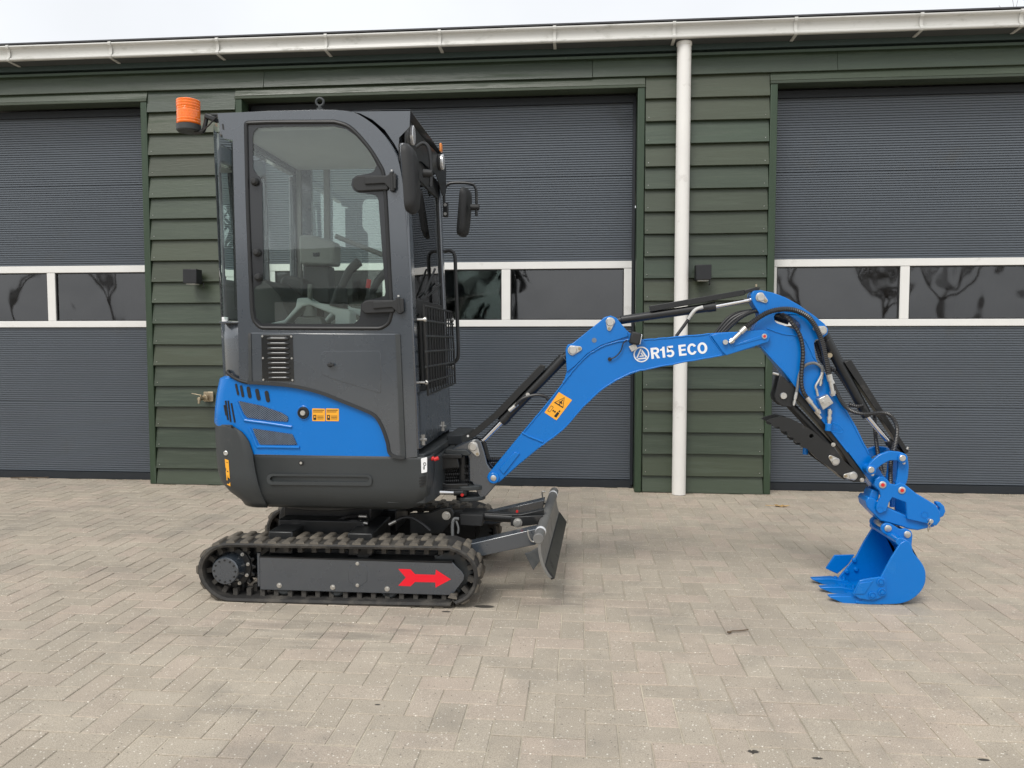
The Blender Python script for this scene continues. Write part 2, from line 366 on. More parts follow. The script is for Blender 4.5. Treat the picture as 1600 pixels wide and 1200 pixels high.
# ================================================================== THE SETTING
YW = 6.28          # face of the door trims
g = MB(); g.faces([(-120, -120, -.012), (120, -120, -.012), (120, 120, -.012), (-120, 120, -.012)], [(0, 1, 2, 3)])
ground = g.build('ground', M['sand']); ground['kind'] = 'structure'
pv = MB(); pv.faces([(-9, -4, -.0034), (7, -4, -.0034), (7, 6.6, -.0034), (-9, 6.6, -.0034)], [(0, 1, 2, 3)])
paving = pv.build('paving', M['sand']); paving['kind'] = 'structure'
# herringbone concrete pavers 200 x 100 mm
def paver_geom(w, d, gap=.0019, ch=.0028):
    hx, hy = w / 2 - gap, d / 2 - gap
    V = [(sx * hx, sy * hy, -.03) for sx, sy in ((-1, -1), (1, -1), (1, 1), (-1, 1))] + [(sx * hx, sy * hy, -ch * .8) for sx, sy in ((-1, -1), (1, -1), (1, 1), (-1, 1))] \
        + [(sx * (hx - ch), sy * (hy - ch), 0) for sx, sy in ((-1, -1), (1, -1), (1, 1), (-1, 1))]
    Fs = [(8, 9, 10, 11)] + [(4 + i, 4 + (i + 1) % 4, 8 + (i + 1) % 4, 8 + i) for i in range(4)] + [(i, (i + 1) % 4, 4 + (i + 1) % 4, 4 + i) for i in range(4)]
    return V, Fs
PW = .1
gH, gV = paver_geom(.2, .1), paver_geom(.1, .2)
mbH = MB(); mbH.faces(*gH); meH = mbH.mesh('paver', M['paver'], sharp=20)
mbV = MB(); mbV.faces(*gV); meV = mbV.mesh('paver', M['paver'], sharp=20)
cells = []
for j in range(-40, 65):
    for i in range(-92, 70):
        k = (i + j) % 4
        if k == 0: c, h = ((i + 1) * PW, (j + .5) * PW), True
        elif k == 3: c, h = ((i + .5) * PW, j * PW), False      # spans cells j-1 and j
        else: continue
        x, y = c[0] + .03, c[1] + .02
        if not (-8.9 < x < 6.9 and -3.9 < y < 6.52): continue
        # the wall piers stand on the paving line
        if y > 6.30 and (x < -6.95 or -3.72 < x < -2.8 or .45 < x < 1.56 or x > 4.8): continue
        cells.append((x, y, h))
def pz(): return random.gauss(0, .0006), random.gauss(0, .004), random.gauss(0, .004)
def score(c):
    if c[1] < 1.2: return 0
    a, b, z = proj((c[0], c[1], 0))
    return 1 / z ** 3 if (-20 < a < 1620 and b < 1215) else 0
cells.sort(key=score, reverse=True)
for n, (x, y, h) in enumerate(cells[:300]):
    z, rx, ry = pz()
    place('paver', meH if h else meV, paving, Matrix.Translation((x, y, z)) @ Matrix.Rotation(rx, 4, 'X') @ Matrix.Rotation(ry, 4, 'Y') @ Matrix.Rotation(random.gauss(0, .005), 4, 'Z'))
V, Fs, rnd = [], [], []
for (x, y, h) in cells[300:]:
    z, rx, ry = pz(); gv, gf = gH if h else gV; o0 = len(V); rz = random.gauss(0, .005)
    V += [(x + a - b * rz, y + b + a * rz, z + c + b * rx - a * ry) for a, b, c in gv]; Fs += [tuple(o0 + i for i in f) for f in gf]; rnd += [random.random()] * len(gf)
me = bpy.data.meshes.new('pavers'); me.from_pydata(V, [], Fs); me.materials.append(M['paver'])
at_ = me.attributes.new('rnd', 'FLOAT', 'FACE'); at_.data.foreach_set('value', rnd)
po = bpy.data.objects.new('pavers', me); COL.objects.link(po); attach(po, paving); po['kind'] = 'stuff'

# ------------------------------------------------------------------ the workshop building
bld = thing('workshop_building', 'long green weatherboarded workshop with three anthracite roller-style doors and white gutter', 'building', (-1.2, 6.5, 0))
OPEN = [(-6.97, -3.70), (-2.81, .46), (1.55, 4.82)]      # door openings
PIERS = [(-8.6, -6.97), (-3.70, -2.81), (.46, 1.55), (4.82, 6.6)]
ZH = 3.255                                               # head of the openings
for a, b in PIERS: MB().box(((a + b) / 2, 6.40, 1.65), (b - a - .09, .2, 3.3)).build('wall', M['trim'], bld)
w = MB(); w.box((-1, 6.40, 3.43), (15.2, .2, .26)); w.build('lintel_wall', M['fascia'], bld)
w = MB(); w.box((-8.55, 10.2, 1.8), (.15, 7.3, 3.6)).box((6.55, 10.2, 1.8), (.15, 7.3, 3.6)).box((-1, 13.9, 1.8), (15.2, .15, 3.6)); w.build('outer_wall', M['inner'], bld)
w = MB(); w.box((-1, 10.2, -.003), (15, 7.2, .01)); w.build('concrete_floor', M['inner'], bld)
rf = MB(); Z0, Z1 = 3.704, 4.75
rf.prism([(6.10, Z0), (10.1, Z1), (14.2, Z0), (14.2, Z0 + .012), (10.1, Z1 + .012), (6.10, Z0 + .012)], -8.8, 6.8, axis='X'); rf.build('roof', M['rooftile'], bld)
for xs in (-8.55, 6.55):
    gb = MB(); gb.prism([(6.5, 3.5), (13.9, 3.5), (13.9, 3.70), (10.1, 4.70), (6.5, 3.76)], xs - .06, xs + .06, axis='X'); gb.build('gable', M['board'], bld)
fa = MB(); fa.box((-1, 6.252, 3.612), (15.3, .03, .165)); fa.build('fascia', M['fascia'], bld)
# weatherboards: lapped boards, each its own piece
def board(x0, x1, zb, h, clip_top=None):
    zt = zb + h + .022; m_ = MB()
    if clip_top: zt = min(zt, clip_top)
    j = random.uniform(-.002, .002); dx = random.uniform(-.0015, .0015)
    yb, yt = 6.252 + j, 6.285
    prof = [(yb, zb), (yb + .020, zb - .001), (yt + .012, zt), (yt, zt)]
    n = max(2, int((x1 - x0) / .5)); rows = []
    for k in range(n + 1):
        x = x0 + (x1 - x0) * k / n + dx; wv = random.gauss(0, .0012)
        rows.append([(x, y + (wv if q < 2 else 0), z + (wv if q < 2 else 0)) for q, (y, z) in enumerate(prof)])
    m_.grid(rows, closed=True); m_.faces(rows[0], [(0, 1, 2, 3)]); m_.faces(rows[-1], [(3, 2, 1, 0)])
    m_.build('weatherboard', M['board'], bld, bevel=.002, seg=1)
PZ = .178
for (a, b), (t0, t1) in zip(PIERS, ((0, .055), (.055, .055), (.06, .055), (.06, 0))):
    xa, xb = a + (t0 + .004 if t0 else 0), b - (t1 + .004 if t1 else 0)
    for k in range(-1, 18):
        zb = .142 + PZ * k
        board(xa, xb, max(zb, .004), PZ if k >= 0 else .136 + .002, None)
for zb, cuts in ((3.168 + .178, (-8.6, -5.6, -2.62, .1, 2.0, 4.6, 6.6)), (3.346 + .174, ())):
    for x0, x1 in zip(cuts, cuts[1:]): board(x0 + .001, x1 - .001, zb, PZ - .02)
for x0, x1 in ((-7.03, -3.642), (-2.868, .518), (1.492, 4.88)): board(x0, x1, ZH + .025, .075)
# ledge strip under the fascia
ls = MB(); ls.box((-1, 6.262, 3.500), (15.2, .035, .02)); ls.build('ledger_strip', M['trim'], bld)
# door trims
for (a, b) in OPEN:
    for x0, x1 in ((a - .058, a), (b, b + .058)):
        t_ = MB(); t_.box(((x0 + x1) / 2, 6.32, ZH / 2 + .002), (x1 - x0 - .003, .13, ZH)); t_.build('door_trim', M['trim'], bld, bevel=.004)
    t_ = MB(); t_.box(((a + b) / 2, 6.318, ZH + .012), (b - a + .12, .14, .022)); t_.build('head_trim', M['board'], bld, bevel=.003)
    t_ = MB(); t_.box(((a + b) / 2, 6.46, ZH - .03), (b - a - .01, .06, .055)); t_.build('door_header', M['doorframe'], bld)
# doors
YD = 6.465
def ribbed(x0, x1, z0, z1, name, par):
    pitch = .0195; n = max(1, round((z1 - z0 - .002) / pitch)); pitch = (z1 - z0 - .002) / n; prof = [(YD + .03, z0), (YD + .010, z0 + .0005)]
    z = z0 + .001
    for k in range(n):
        for f, dy in ((.0, .010), (.14, 0), (.60, 0), (.74, .010)): prof.append((YD + dy, z + pitch * f))
        z += pitch
    prof += [(YD + .010, z1 - .0005), (YD + .03, z1)]
    m_ = MB(); m_.grid([[(x, y, zz) for y, zz in prof] for x in (x0, x1)]); return m_.build(name, M['door'], par, sharp=25)
pi = 0
for (a, b), xm in zip(OPEN, (-6.97 + .075, -2.735, 1.55 - .005)):
    d = MB(); d.box(((a + b) / 2, YD + .002, .033), (b - a - .012, .05, .062)); dr = d.build('garage_door', M['doorframe'], bld)
    d = MB(); d.box(((a + b) / 2, YD - .01, 3.222), (b - a - .02, .025, .024)); d.build('top_rail', M['door'], dr, bevel=.002)
    for z0, z1 in ((.066, .697), (.699, 1.360), (1.908, 2.610), (2.612, 3.208)): ribbed(a + .008, b - .008, z0, z1, 'door_panel', dr)
    for xx in (a + .012, b - .012): MB().box((xx, YD - .02, 1.63), (.022, .03, 3.2)).build('guide_rail', M['doorframe'], dr)
    # window section: rails, stiles and three panes
    for z0, z1 in ((1.362, 1.418), (1.846, 1.906)):
        f = MB(); f.box(((a + b) / 2, YD - .002, (z0 + z1) / 2), (b - a - .016, .03, z1 - z0)); f.build('window_rail', M['alu'], dr, bevel=.003)
    pw, mw = .952, .075
    if a < -5: xs = [(-4.655 + k * 1.027) for k in (-2, -1, 0)]; ed = [a + .008, -4.655 - 1.027 * 2]
    elif a < 0: xs = [-.577 - 1.027 * k for k in (2, 1, 0)]
    else: xs = [1.617 + 1.047 * k for k in (0, 1, 2)]; pw = .975
    edges = [a + .008] + [v for x in xs for v in (max(x, a + .02), min(x + pw, b - .02))] + [b - .008]
    for q in range(0, len(edges), 2):
        if edges[q + 1] - edges[q] > .004:
            f = MB(); f.box(((edges[q] + edges[q + 1]) / 2, YD - .0005, 1.632), (edges[q + 1] - edges[q], .027, .426)); f.build('window_stile', M['alu'], dr, bevel=.003)
    for x in xs:
        x0, x1 = max(x, a + .02), min(x + pw, b - .02)
        f = MB(); ox, oz = 0.006, .006; rows = []
        for iz in range(2): rows.append([(x0 + ox if k == 0 else x1 - ox, YD + .008, 1.424 - .0 + iz * .416) for k in range(2)])
        f.grid(rows); f.build('window_pane', M['pane'], dr)
        f = MB()
        f.prism([(x0, 1.419), (x1, 1.419), (x1, 1.845), (x0, 1.845)], YD - .004, YD + .012, holes=[[(x0 + .008, 1.427), (x0 + .008, 1.837), (x1 - .008, 1.837), (x1 - .008, 1.427)]]); f.build('pane_gasket', M['blackmat'], dr)
# gutter: white ogee box profile with straps, downpipe
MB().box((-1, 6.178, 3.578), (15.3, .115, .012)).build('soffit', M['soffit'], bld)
prof = [(6.122, 3.572), (6.112, 3.571), (6.102, 3.574), (6.098, 3.582), (6.100, 3.591), (6.108, 3.597), (6.119, 3.602), (6.124, 3.62), (6.122, 3.645), (6.114, 3.665), (6.104, 3.671), (6.096, 3.675), (6.092, 3.683), (6.096, 3.692), (6.106, 3.694), (6.112, 3.688), (6.126, 3.66), (6.130, 3.62), (6.126, 3.60), (6.114, 3.58), (6.122, 3.580)]
gt = MB(); X = [-8.8 + .52 * k for k in range(31)]
gt.grid([[(x, y, z + random.gauss(0, .0006)) for y, z in prof] for x in X], closed=True); gutter = gt.build('gutter', M['gutter'], bld, sharp=30)
sb = MB(); pr2 = [(6.232, 3.566), (6.110, 3.566), (6.098, 3.569), (6.092, 3.580), (6.095, 3.594), (6.108, 3.606), (6.111, 3.62), (6.109, 3.643), (6.103, 3.660), (6.090, 3.670), (6.086, 3.683), (6.092, 3.697), (6.106, 3.699), (6.108, 3.69), (6.117, 3.655), (6.119, 3.62), (6.112, 3.60), (6.110, 3.578), (6.232, 3.574)]
sb.prism([(y, z) for y, z in pr2], -.012, .012, axis='X'); sm = sb.mesh('gutter_bracket', M['gutter'])
k = 0; x = -8.4
for x in [-8.38, -7.47, -6.56, -5.66, -4.75, -3.855, -2.939, -2.034, -1.109, -.199, .723, 1.636, 2.553, 3.264, 4.18, 5.09, 6.0]: place('gutter_bracket', sm, gutter, Matrix.Translation((x, 0, 0)))
dp = MB(); xc, yc, r = .812, 6.193, .055
dp.cyl((xc, yc, .004), (xc, yc, 3.572), r, n=28); dpo = dp.build('downpipe', M['pvc'], bld)
cl_ = MB(); cl_.cyl((xc, yc, 3.545), (xc, yc, 3.5705), r + .005, n=28); cl_.build('pipe_collar', M['pvc'], dpo, bevel=.002)
cl_ = MB()
for z in (1.2, 2.9): cl_.box((xc, 6.25, z), (.02, .05, .02))
cl_.build('pipe_bracket', M['pvc'], dpo)
# nail heads on boards
nh = MB()
for (a, b) in PIERS[1:3]:
    for k in range(17):
        for xx in (a + .09, b - .09): nh.cyl((xx + random.uniform(-.01, .01), 6.262, .142 + PZ * k + .03), (xx, 6.253, .142 + PZ * k + .03), .003, n=8)
nh.build('nails', M['zinc'], bld)['kind'] = 'stuff'
# square black wall lamps
for (xa, lab) in ((-3.228, 'square black wall lamp on the green boards left of the cab'), (.976, 'square black wall lamp on the green boards right of the white downpipe')):
    lp = thing('wall_lamp', lab, 'wall lamp', (xa, 6.25, 1.78), 'square wall lamps')
    l = MB(); l.box((xa, 6.17, 1.779), (.118, .10, .118)); l.build('lamp_housing', M['lamp'], lp, bevel=.004)
    l = MB(); l.box((xa, 6.236, 1.772), (.07, .036, .09)); l.build('wall_plate', M['lamp'], lp, bevel=.003)
    l = MB(); l.box((xa, 6.17, 1.716), (.08, .07, .006)); l.build('diffuser', M['intpale'], lp)
    l = MB(); l.tube(spline([(xa + .06, 6.235, 1.73), (xa + .066, 6.228, 1.70), (xa + .062, 6.24, 1.688)], 6), .004, 8); l.build('cable', M['hose'], lp)
# outdoor tap
tp = thing('garden_tap', 'small brass outdoor tap on square wall plate low on the green boards', 'tap', (-3.16, 6.25, .765))
l = MB(); l.box((-3.150, 6.247, .765), (.085, .014, .085)); l.build('wall_plate', M['brass'], tp, bevel=.004)
l = MB(); l.cyl((-3.165, 6.24, .758), (-3.185, 6.14, .752), .016); l.cyl((-3.183, 6.15, .755), (-3.185, 6.145, .712), .013, .010); l.cyl((-3.165, 6.20, .757), (-3.165, 6.215, .757), .026); l.build('valve_body', M['brass'], tp, bevel=.002)
l = MB(); l.cyl((-3.178, 6.17, .76), (-3.178, 6.165, .788), .008); l.box((-3.215, 6.165, .79), (.085, .014, .007), Matrix.Rotation(R(10), 3, 'Y')); l.build('tap_lever', M['brass'], tp, bevel=.002)
# leaf and twigs
lf = MB(); c = gnd(1220, 792); L_ = []
for k in range(16):
    t_ = 2 * math.pi * k / 16; L_.append((.055 * math.cos(t_) * (1 + .25 * math.cos(3 * t_)), .022 * math.sin(t_)))
V = [(0, 0, .006)] + [(x, y, .004 + .008 * abs(math.sin(5 * x * 60))) for x, y in L_]
lf.faces(V, [(0, 1 + k, 1 + (k + 1) % 16) for k in range(16)]); lf.cyl((-.05, 0, .006), (-.11, .012, .006), .0015, n=6)
lo = lf.build('fallen_leaf', M['leaf'], solid=.001); lo.location = (c.x, c.y, .002)
tag(lo, 'ochre dry leaf lying on the paving near the right pier', 'leaf')
def twig(px, py, pts, lab):
    c = gnd(px, py); m_ = MB()
    for ps, r in pts: m_.tube(spline([(a, b, .005 + r + abs(a) * .02) for a, b in ps], 5), r, 6)
    o = m_.build('twig', M['twig']); o.location = (c.x, c.y, 0); tag(o, lab, 'twig', 'twigs on the paving')
twig(40, 748, [([(-.12, -.03), (0, .02), (.14, .0), (.2, .03)], .004), ([(0, .02), (.05, .06), (.13, .07)], .003), ([(-.06, 0), (-.03, -.05), (.05, -.07)], .003)], 'brown twiggy litter by the foot of the left door')
twig(92, 745, [([(-.05, 0), (0, .01), (.05, -.01)], .006), ([(-.02, .0), (.02, .03)], .004)], 'small dark clump of debris by the foot of the left door')
twig(1152, 989, [([(-.045, -.02), (-.02, .0), (.01, .006), (.05, .02)], .0028), ([(-.045, -.022), (-.03, -.02)], .005)], 'thin dark twig on the paving in front of the bucket')
# ------------------------------------------------------------------ bare tree behind the roof and the far side of the yard
def bare_tree(base, h, seed, label, r0=.16, depth=5):
    rn = random.Random(seed); tr = MB(); br = MB()
    def grow(p, d, L, r, lev, mb):
        q = p + d * L; mid = p.lerp(q, .5) + Vector((rn.uniform(-1, 1), rn.uniform(-1, 1), 0)) * L * .05
        mb.tube([p, mid, q], r, 6 if lev < 3 else 4) if lev > 2 else mb.cyl(p, q, r, r * .75, n=8, caps=False)
        if lev >= depth: return
        for k in range(3 if lev < 4 else 4):
            nd = (d + Vector((rn.uniform(-1, 1), rn.uniform(-1, 1), rn.uniform(-.15, .6))) * .75).normalized()
            grow(q, nd, L * rn.uniform(.6, .82), r * .62, lev + 1, br)
    grow(Vector(base), Vector((0, 0, 1)), h * .32, r0, 0, tr)
    t = thing('bare_tree', label, 'tree', base); tr.build('trunk', M['bark'], t); br.build('crown', M['bark'], t)
pt = at(1612, 0, 24)
bare_tree((pt.x + .6, 24, 0), 12.4, 5, 'leafless tree whose twigs show above the roof at top right', r0=.085, depth=6)
bw = thing('barn', 'low dark barn across the yard mirrored in the door panes', 'building', (-9, -17, 0))
b_ = MB(); b_.box((-9, -19, 1.4), (9, 5, 2.8)); b_.build('wall', M['barn'], bw)
b_ = MB(); b_.prism([(-22, 2.75), (-19, 4.3), (-16, 2.75), (-16, 2.85), (-19, 4.4), (-22, 2.85)], -13.8, -4.2, axis='X'); b_.build('roof', M['rooftile'], bw)
b_ = MB(); b_.box((-8, -16.48, 1.2), (3, .06, 2.4)); b_.build('barn_door', M['alu'], bw)
ORD = ['first', 'second', 'third', 'fourth', 'fifth', 'sixth']
for k, (x, y, h) in enumerate(((5.0, -15, 6.5), (7.6, -16, 7.4), (10.4, -14.5, 6.0), (13.4, -15.5, 7.2), (16.6, -15.2, 6.4))): bare_tree((x, y, 0), h, 20 + k, 'leafless tree across the yard, %s right of the barn, mirrored in the right panes' % ORD[k], r0=.15)
for k, (x, y, h) in enumerate(((-15.6, -15, 7.5), (-18.4, -16, 6.8), (-21.5, -15, 7.2))): bare_tree((x, y, 0), h, 40 + k, 'leafless tree across the yard, %s left of the barn, mirrored in the left panes' % ORD[k], r0=.17)
# grit swept against the foot of the wall
V, Fs = [], []
rg_ = random.Random(3)
for k in range(900):
    x = rg_.uniform(-6, 4.6); inb = any(a < x < b for a, b in OPEN); y = (6.43 if inb else 6.235) - abs(rg_.gauss(0, .035)); s_ = rg_.uniform(.0015, .006)
    o0 = len(V); V += [(x - s_, y - s_, .0), (x + s_, y - s_ * .6, .0), (x + s_ * .3, y + s_, .0), (x, y, s_ * 1.1)]; Fs += [(o0, o0 + 1, o0 + 3), (o0 + 1, o0 + 2, o0 + 3), (o0 + 2, o0, o0 + 3)]
gm = bpy.data.meshes.new('grit'); gm.from_pydata(V, [], Fs); gm.materials.append(M['gritmat']); go = bpy.data.objects.new('grit', gm); COL.objects.link(go)
tag(go, 'fine grit and crumbs swept along the foot of the wall', 'grit', kind='stuff')

# ================================================================== THE EXCAVATOR
EX = thing('mini_excavator', 'blue and charcoal mini excavator with closed cab standing on rubber tracks', 'excavator', (-1.1, 3.92, 0))
YN0, YF0 = 3.43, 4.42            # outer faces of the tracks
TW = .19                         # belt width
def P3(pts, Y): return [at(a, b, Y) for a, b in pts]
def bolt(mb, p, r=.007, h=.008, axis='Y', washer=True):
    p = Vector(p); d = Vector((0, -1, 0)) if axis == 'Y' else Vector((1, 0, 0)) if axis == 'X' else Vector((0, 0, 1))
    if washer: mb.cyl(p, p + d * h * .3, r * 1.45, n=16)
    mb.cyl(p + d * h * .3, p + d * h, r, r * .92, n=6)
def plate(name, pts, y0, y1, mat, parent, bevel=.003, holes=(), Y=None, r=0, seg=2):
    Yp = y0 if Y is None else Y
    o = XZ(pts, Yp)
    if r: o = rounded(o, r)
    return MB().prism(o, y0, y1, holes=[XZ(h, Yp) for h in holes]).build(name, M[mat], parent, bevel=bevel, seg=seg)

# ---- tracks -----------------------------------------------------
inner_px = [(360, 855), (343, 857), (330, 863), (320, 874), (315.5, 888), (318, 903), (326, 916), (338, 927), (352, 933.5), (370, 935), (530, 939), (690, 942), (705, 941), (716, 937.5), (728, 931), (737, 919), (740.5, 904), (739, 890), (732, 877), (719, 867), (702, 860.5), (685, 859.8), (530, 857.5), (400, 855.5)]
ip = [Vector((p.x, p.z)) for p in P3(inner_px, YN0)]
zb = min(p.y for p in ip)
fine = spline([(p.x, p.y, 0) for p in ip], 10, closed=True)
L = [0.]
for i in range(1, len(fine) + 1): L.append(L[-1] + (fine[i % len(fine)] - fine[i - 1]).length)
TL = L[-1]; NL = round(TL / .0675)
def path(s):
    s %= TL; lo, hi = 0, len(L) - 1
    while hi - lo > 1:
        m_ = (lo + hi) // 2
        if L[m_] <= s: lo = m_
        else: hi = m_
    a, b = fine[lo % len(fine)], fine[(lo + 1) % len(fine)]
    p = a.lerp(b, (s - L[lo]) / max(1e-9, L[lo + 1] - L[lo])); t = (b - a).normalized()
    return p, t
_c = sum((Vector(p) for p in fine), Vector()) / len(fine)
_p, _t = path(.3); SG = 1 if Vector((_t.y, -_t.x, 0)).dot(_p - _c) > 0 else -1
def frame_at(s):
    p, t = path(s); n = Vector((t.y, -t.x, 0)) * SG; return p, t, n
TH = .021
# lug meshes: a wide near block and a staggered far block, dusty rubber
def lug_mesh(y0, y1, w, h):
    m_ = MB(); V = []
    for z, ww, e in ((-.002, w, 0), (h * .55, w * .86, .002), (h, w * .62, .007)):
        V += [(-ww / 2, y0 + e, z), (ww / 2, y0 + e, z), (ww / 2 * .8, y1 - e, z), (-ww / 2 * .8, y1 - e, z)]
    Fs = [(8, 9, 10, 11)] + [(a * 4 + i, a * 4 + (i + 1) % 4, a * 4 + 4 + (i + 1) % 4, a * 4 + 4 + i) for a in (0, 1) for i in range(4)]
    m_.faces(V, Fs); return m_.mesh('tread_lug', M['rubber'], sharp=50)
def track(y0, label):
    rows = []; n = 150
    for k in range(n):
        p, t, nn = frame_at(TL * k / n); o = p + nn * TH; m_ = p + nn * (TH * .55)
        rows.append([(p.x, y0 + .002, p.y), (m_.x, y0 - .003, m_.y), (o.x, y0 + .002, o.y), (o.x, y0 + TW * .5, o.y), (o.x, y0 + TW - .002, o.y), (m_.x, y0 + TW + .003, m_.y), (p.x, y0 + TW - .002, p.y)])
    rows.append(rows[0]); b = MB(); b.grid(rows, closed=True); tr = b.build('crawler_track', M['rubberside'], EX); tr['label'] = label
    la, lb = lug_mesh(.0, .092, .044, .011), lug_mesh(.086, TW, .044, .011)
    for k in range(NL):
        for me_, off in ((la, 0), (lb, .5)):
            p, t, nn = frame_at(TL * (k + off) / NL); o = p + nn * TH
            Mx = Matrix(((t.x, 0, nn.x, o.x), (0, 1, 0, y0), (t.y, 0, nn.y, o.y), (0, 0, 0, 1)))
            place('tread_lug', me_, tr, Mx)
    # drive teeth on the inside of the belt
    gm = MB(); gm.box((0, 0, -.016), (.022, .03, .034)); gme = gm.mesh('guide_tooth', M['rubberside'])
    for k in range(NL):
        p, t, nn = frame_at(TL * (k + .25) / NL)
        for dy in (.06, .13):
            place('guide_tooth', gme, tr, Matrix(((t.x, 0, nn.x, p.x), (0, 1, 0, y0 + dy), (t.y, 0, nn.y, p.y), (0, 0, 0, 1))))
    return tr
track(YN0, 'near rubber track with dusty lugs'); track(YF0 - TW, 'far rubber track behind the undercarriage')
# side frames, rollers, sprockets
YS = YN0 + .035
tf = XZ(cS((985, 455)) + cT((745, 500), (800, 560), (870, 625), (905, 680), (895, 740), (850, 800), (740, 945)) + cS((990, 900)), YS)
for ys, s in ((YS, 1), (YF0 - .035, -1)):
    f = MB(); f.prism(tf, ys, ys + s * .008); fo = f.build('track_frame', M['grey'], EX, bevel=.002)
    zt = tf[0][1]; x0, x1 = tf[0][0], tf[1][0]
    b = MB(); b.prism([(x0, zt - .001), (x1, zt - .004), (x1, zt + .003), (x0, zt + .005)], ys + s * .0, ys + s * .12); b.prism([(x0, zt - .13), (x1, zt - .13), (x1, zt - .012), (x0, zt - .012)], ys + s * .009, ys + s * .095); b.prism([(x0 - .17, zt - .13), (x1, zt - .13), (x1, zt + .02), (x0 - .17, zt + .02)], ys + s * .096, ys + s * .13); b.build('frame_box', M['black'], fo)
    if s == 1:
        b = MB(); b.cyl((x0 - .008, ys + .01, zt - .14), (x0 - .008, ys + .01, zt + .02), .009); b.build('scraper_post', M['grey'], fo)
        for px, py in ((436.5, 914.5), (520, 917.5), (605, 920), (558.5, 880.5), (558.5, 914.3)):
            q = at(px, py, ys); b = MB(); bolt(b, q, .0085 if py > 900 and px != 558.5 else .006, .009); b.build('bolt', M['zinc'], fo)
        hx = XZ(cI((0, 0)), ys)
        cov = XZ(crop(420, 780, 6.667)((855, 690), (925, 665), (1025, 700), (1025, 855), (935, 915), (835, 860), (825, 720)), ys)
        b = MB(); b.prism(cov, ys - .0012, ys + .002); b.build('inspection_cover', M['grey'], fo, bevel=.001, seg=1)
        ar = XZ(cT((20, 590), (185, 595), (245, 660), (515, 670), (525, 600), (725, 730), (520, 840), (515, 770), (245, 765), (185, 822), (20, 815), (120, 705)), ys)
        b = MB(); b.prism(ar, ys - .0014, ys - .0002); b.build('arrow_decal', M['red'], fo)
    hub = at(350.5, 894, YN0 - .005); hc = Vector((hub.x - .005, ys, hub.z))
    sgn = s
    d = MB(); pr = []
    for k in range(18):
        a = 2 * math.pi * k / 18
        for da, rr in ((-.10, .104), (-.05, .121), (.05, .121), (.10, .104)): pr.append((hc.x + rr * math.cos(a + da), hc.z + rr * math.sin(a + da)))
    d.prism(pr, ys + s * .05, ys + s * .085); sp = d.build('drive_sprocket', M['black'], EX, bevel=.003)
    d = MB(); d.lathe([(.0, s * -.025), (.062, s * -.025), (.066, s * -.020), (.067, s * .0), (.074, s * .02), (.076, s * .05), (.0, s * .05)], (hc.x, ys, hc.z)); d.build('hub_cap', M['grey'], sp)
    d = MB(); d.cyl((hc.x, ys + s * .049, hc.z), (hc.x, ys + s * .04, hc.z), .1, n=36); d.build('hub_flange', M['black'], sp, bevel=.002)
    if s == 1:
        for k in range(10):
            a = 2 * math.pi * k / 10 + .2; b = MB(); bolt(b, (hc.x + .088 * math.cos(a), ys + .04, hc.z + .088 * math.sin(a)), .006, .012); b.build('hub_bolt', M['zinc'], sp)
        for k in range(12):
            a = 2 * math.pi * k / 12; b = MB(); b.cyl((hc.x + .052 * math.cos(a), ys - .0275, hc.z + .052 * math.sin(a)), (hc.x + .052 * math.cos(a), ys - .02, hc.z + .052 * math.sin(a)), .0045, n=12); b.build('cap_screw', M['black'], sp)
    fi = at(700, 901, YN0); d = MB(); pr = []
    for k in range(16):
        a = 2 * math.pi * k / 16
        for da, rr in ((-.12, .094), (-.06, .108), (.06, .108), (.12, .094)): pr.append((fi.x + rr * math.cos(a + da), fi.z + rr * math.sin(a + da)))
    d.prism(pr, ys + s * .04, ys + s * .09); idl = d.build('idler_wheel', M['plastic'], EX, bevel=.004)
    d = MB(); d.cyl((fi.x, ys + s * .02, fi.z), (fi.x, ys + s * .1, fi.z), .04); d.build('axle', M['black'], idl)
    for px, py in ((437, 917), (520, 920), (604, 924), (480, 919), (563, 922)):
        q = at(px, py, YN0)
        if px in (480, 563): continue
        d = MB(); d.lathe([(0, s * .01), (.036, s * .01), (.044, s * .016), (.046, s * .03), (.046, s * .06), (.03, s * .065), (.03, s * .09), (.046, s * .095), (.046, s * .13), (0, s * .13)], (q.x, ys, zb + .05)); d.build('track_roller', M['plastic'], EX)
    d = MB(); q = at(560, 862, YN0); d.cyl((q.x, ys + s * .04, q.z - .035), (q.x, ys + s * .12, q.z - .035), .028); d.build('carrier_roller', M['black'], EX)
# centre frame, turntable
CX = at(528, 800, 3.92).x
b = MB(); b.box((CX, 3.925, .30), (.44, .55, .10)).box((CX, 3.925, .36), (.46, .36, .08)); b.build('centre_frame', M['black'], EX, bevel=.008)
b = MB(); b.cyl((CX, 3.925, .395), (CX, 3.925, .475), .27, n=48); b.cyl((CX, 3.925, .40), (CX, 3.925, .425), .30, n=48); b.build('turntable_ring', M['black'], EX, bevel=.004)
for sx, sy in ((-.15, -1), (.24, -1), (-.15, 1), (.24, 1)):
    b = MB(); b.box((CX + sx, 3.925 + sy * .24, .27), (.12, .36, .11)); b.build('cross_beam', M['black'], EX, bevel=.006)
xq = at(474, 830, 4.17).x; b = MB(); b.lathe([(0, 0), (.128, 0), (.132, .01), (.132, .08), (0, .08)], (xq, 4.14, .235)); b.box((xq + .09, 4.18, .27), (.16, .075, .19)); b.build('travel_motor', M['black'], EX, bevel=.004)
bo = None
cM = crop(420, 780, 6.667)
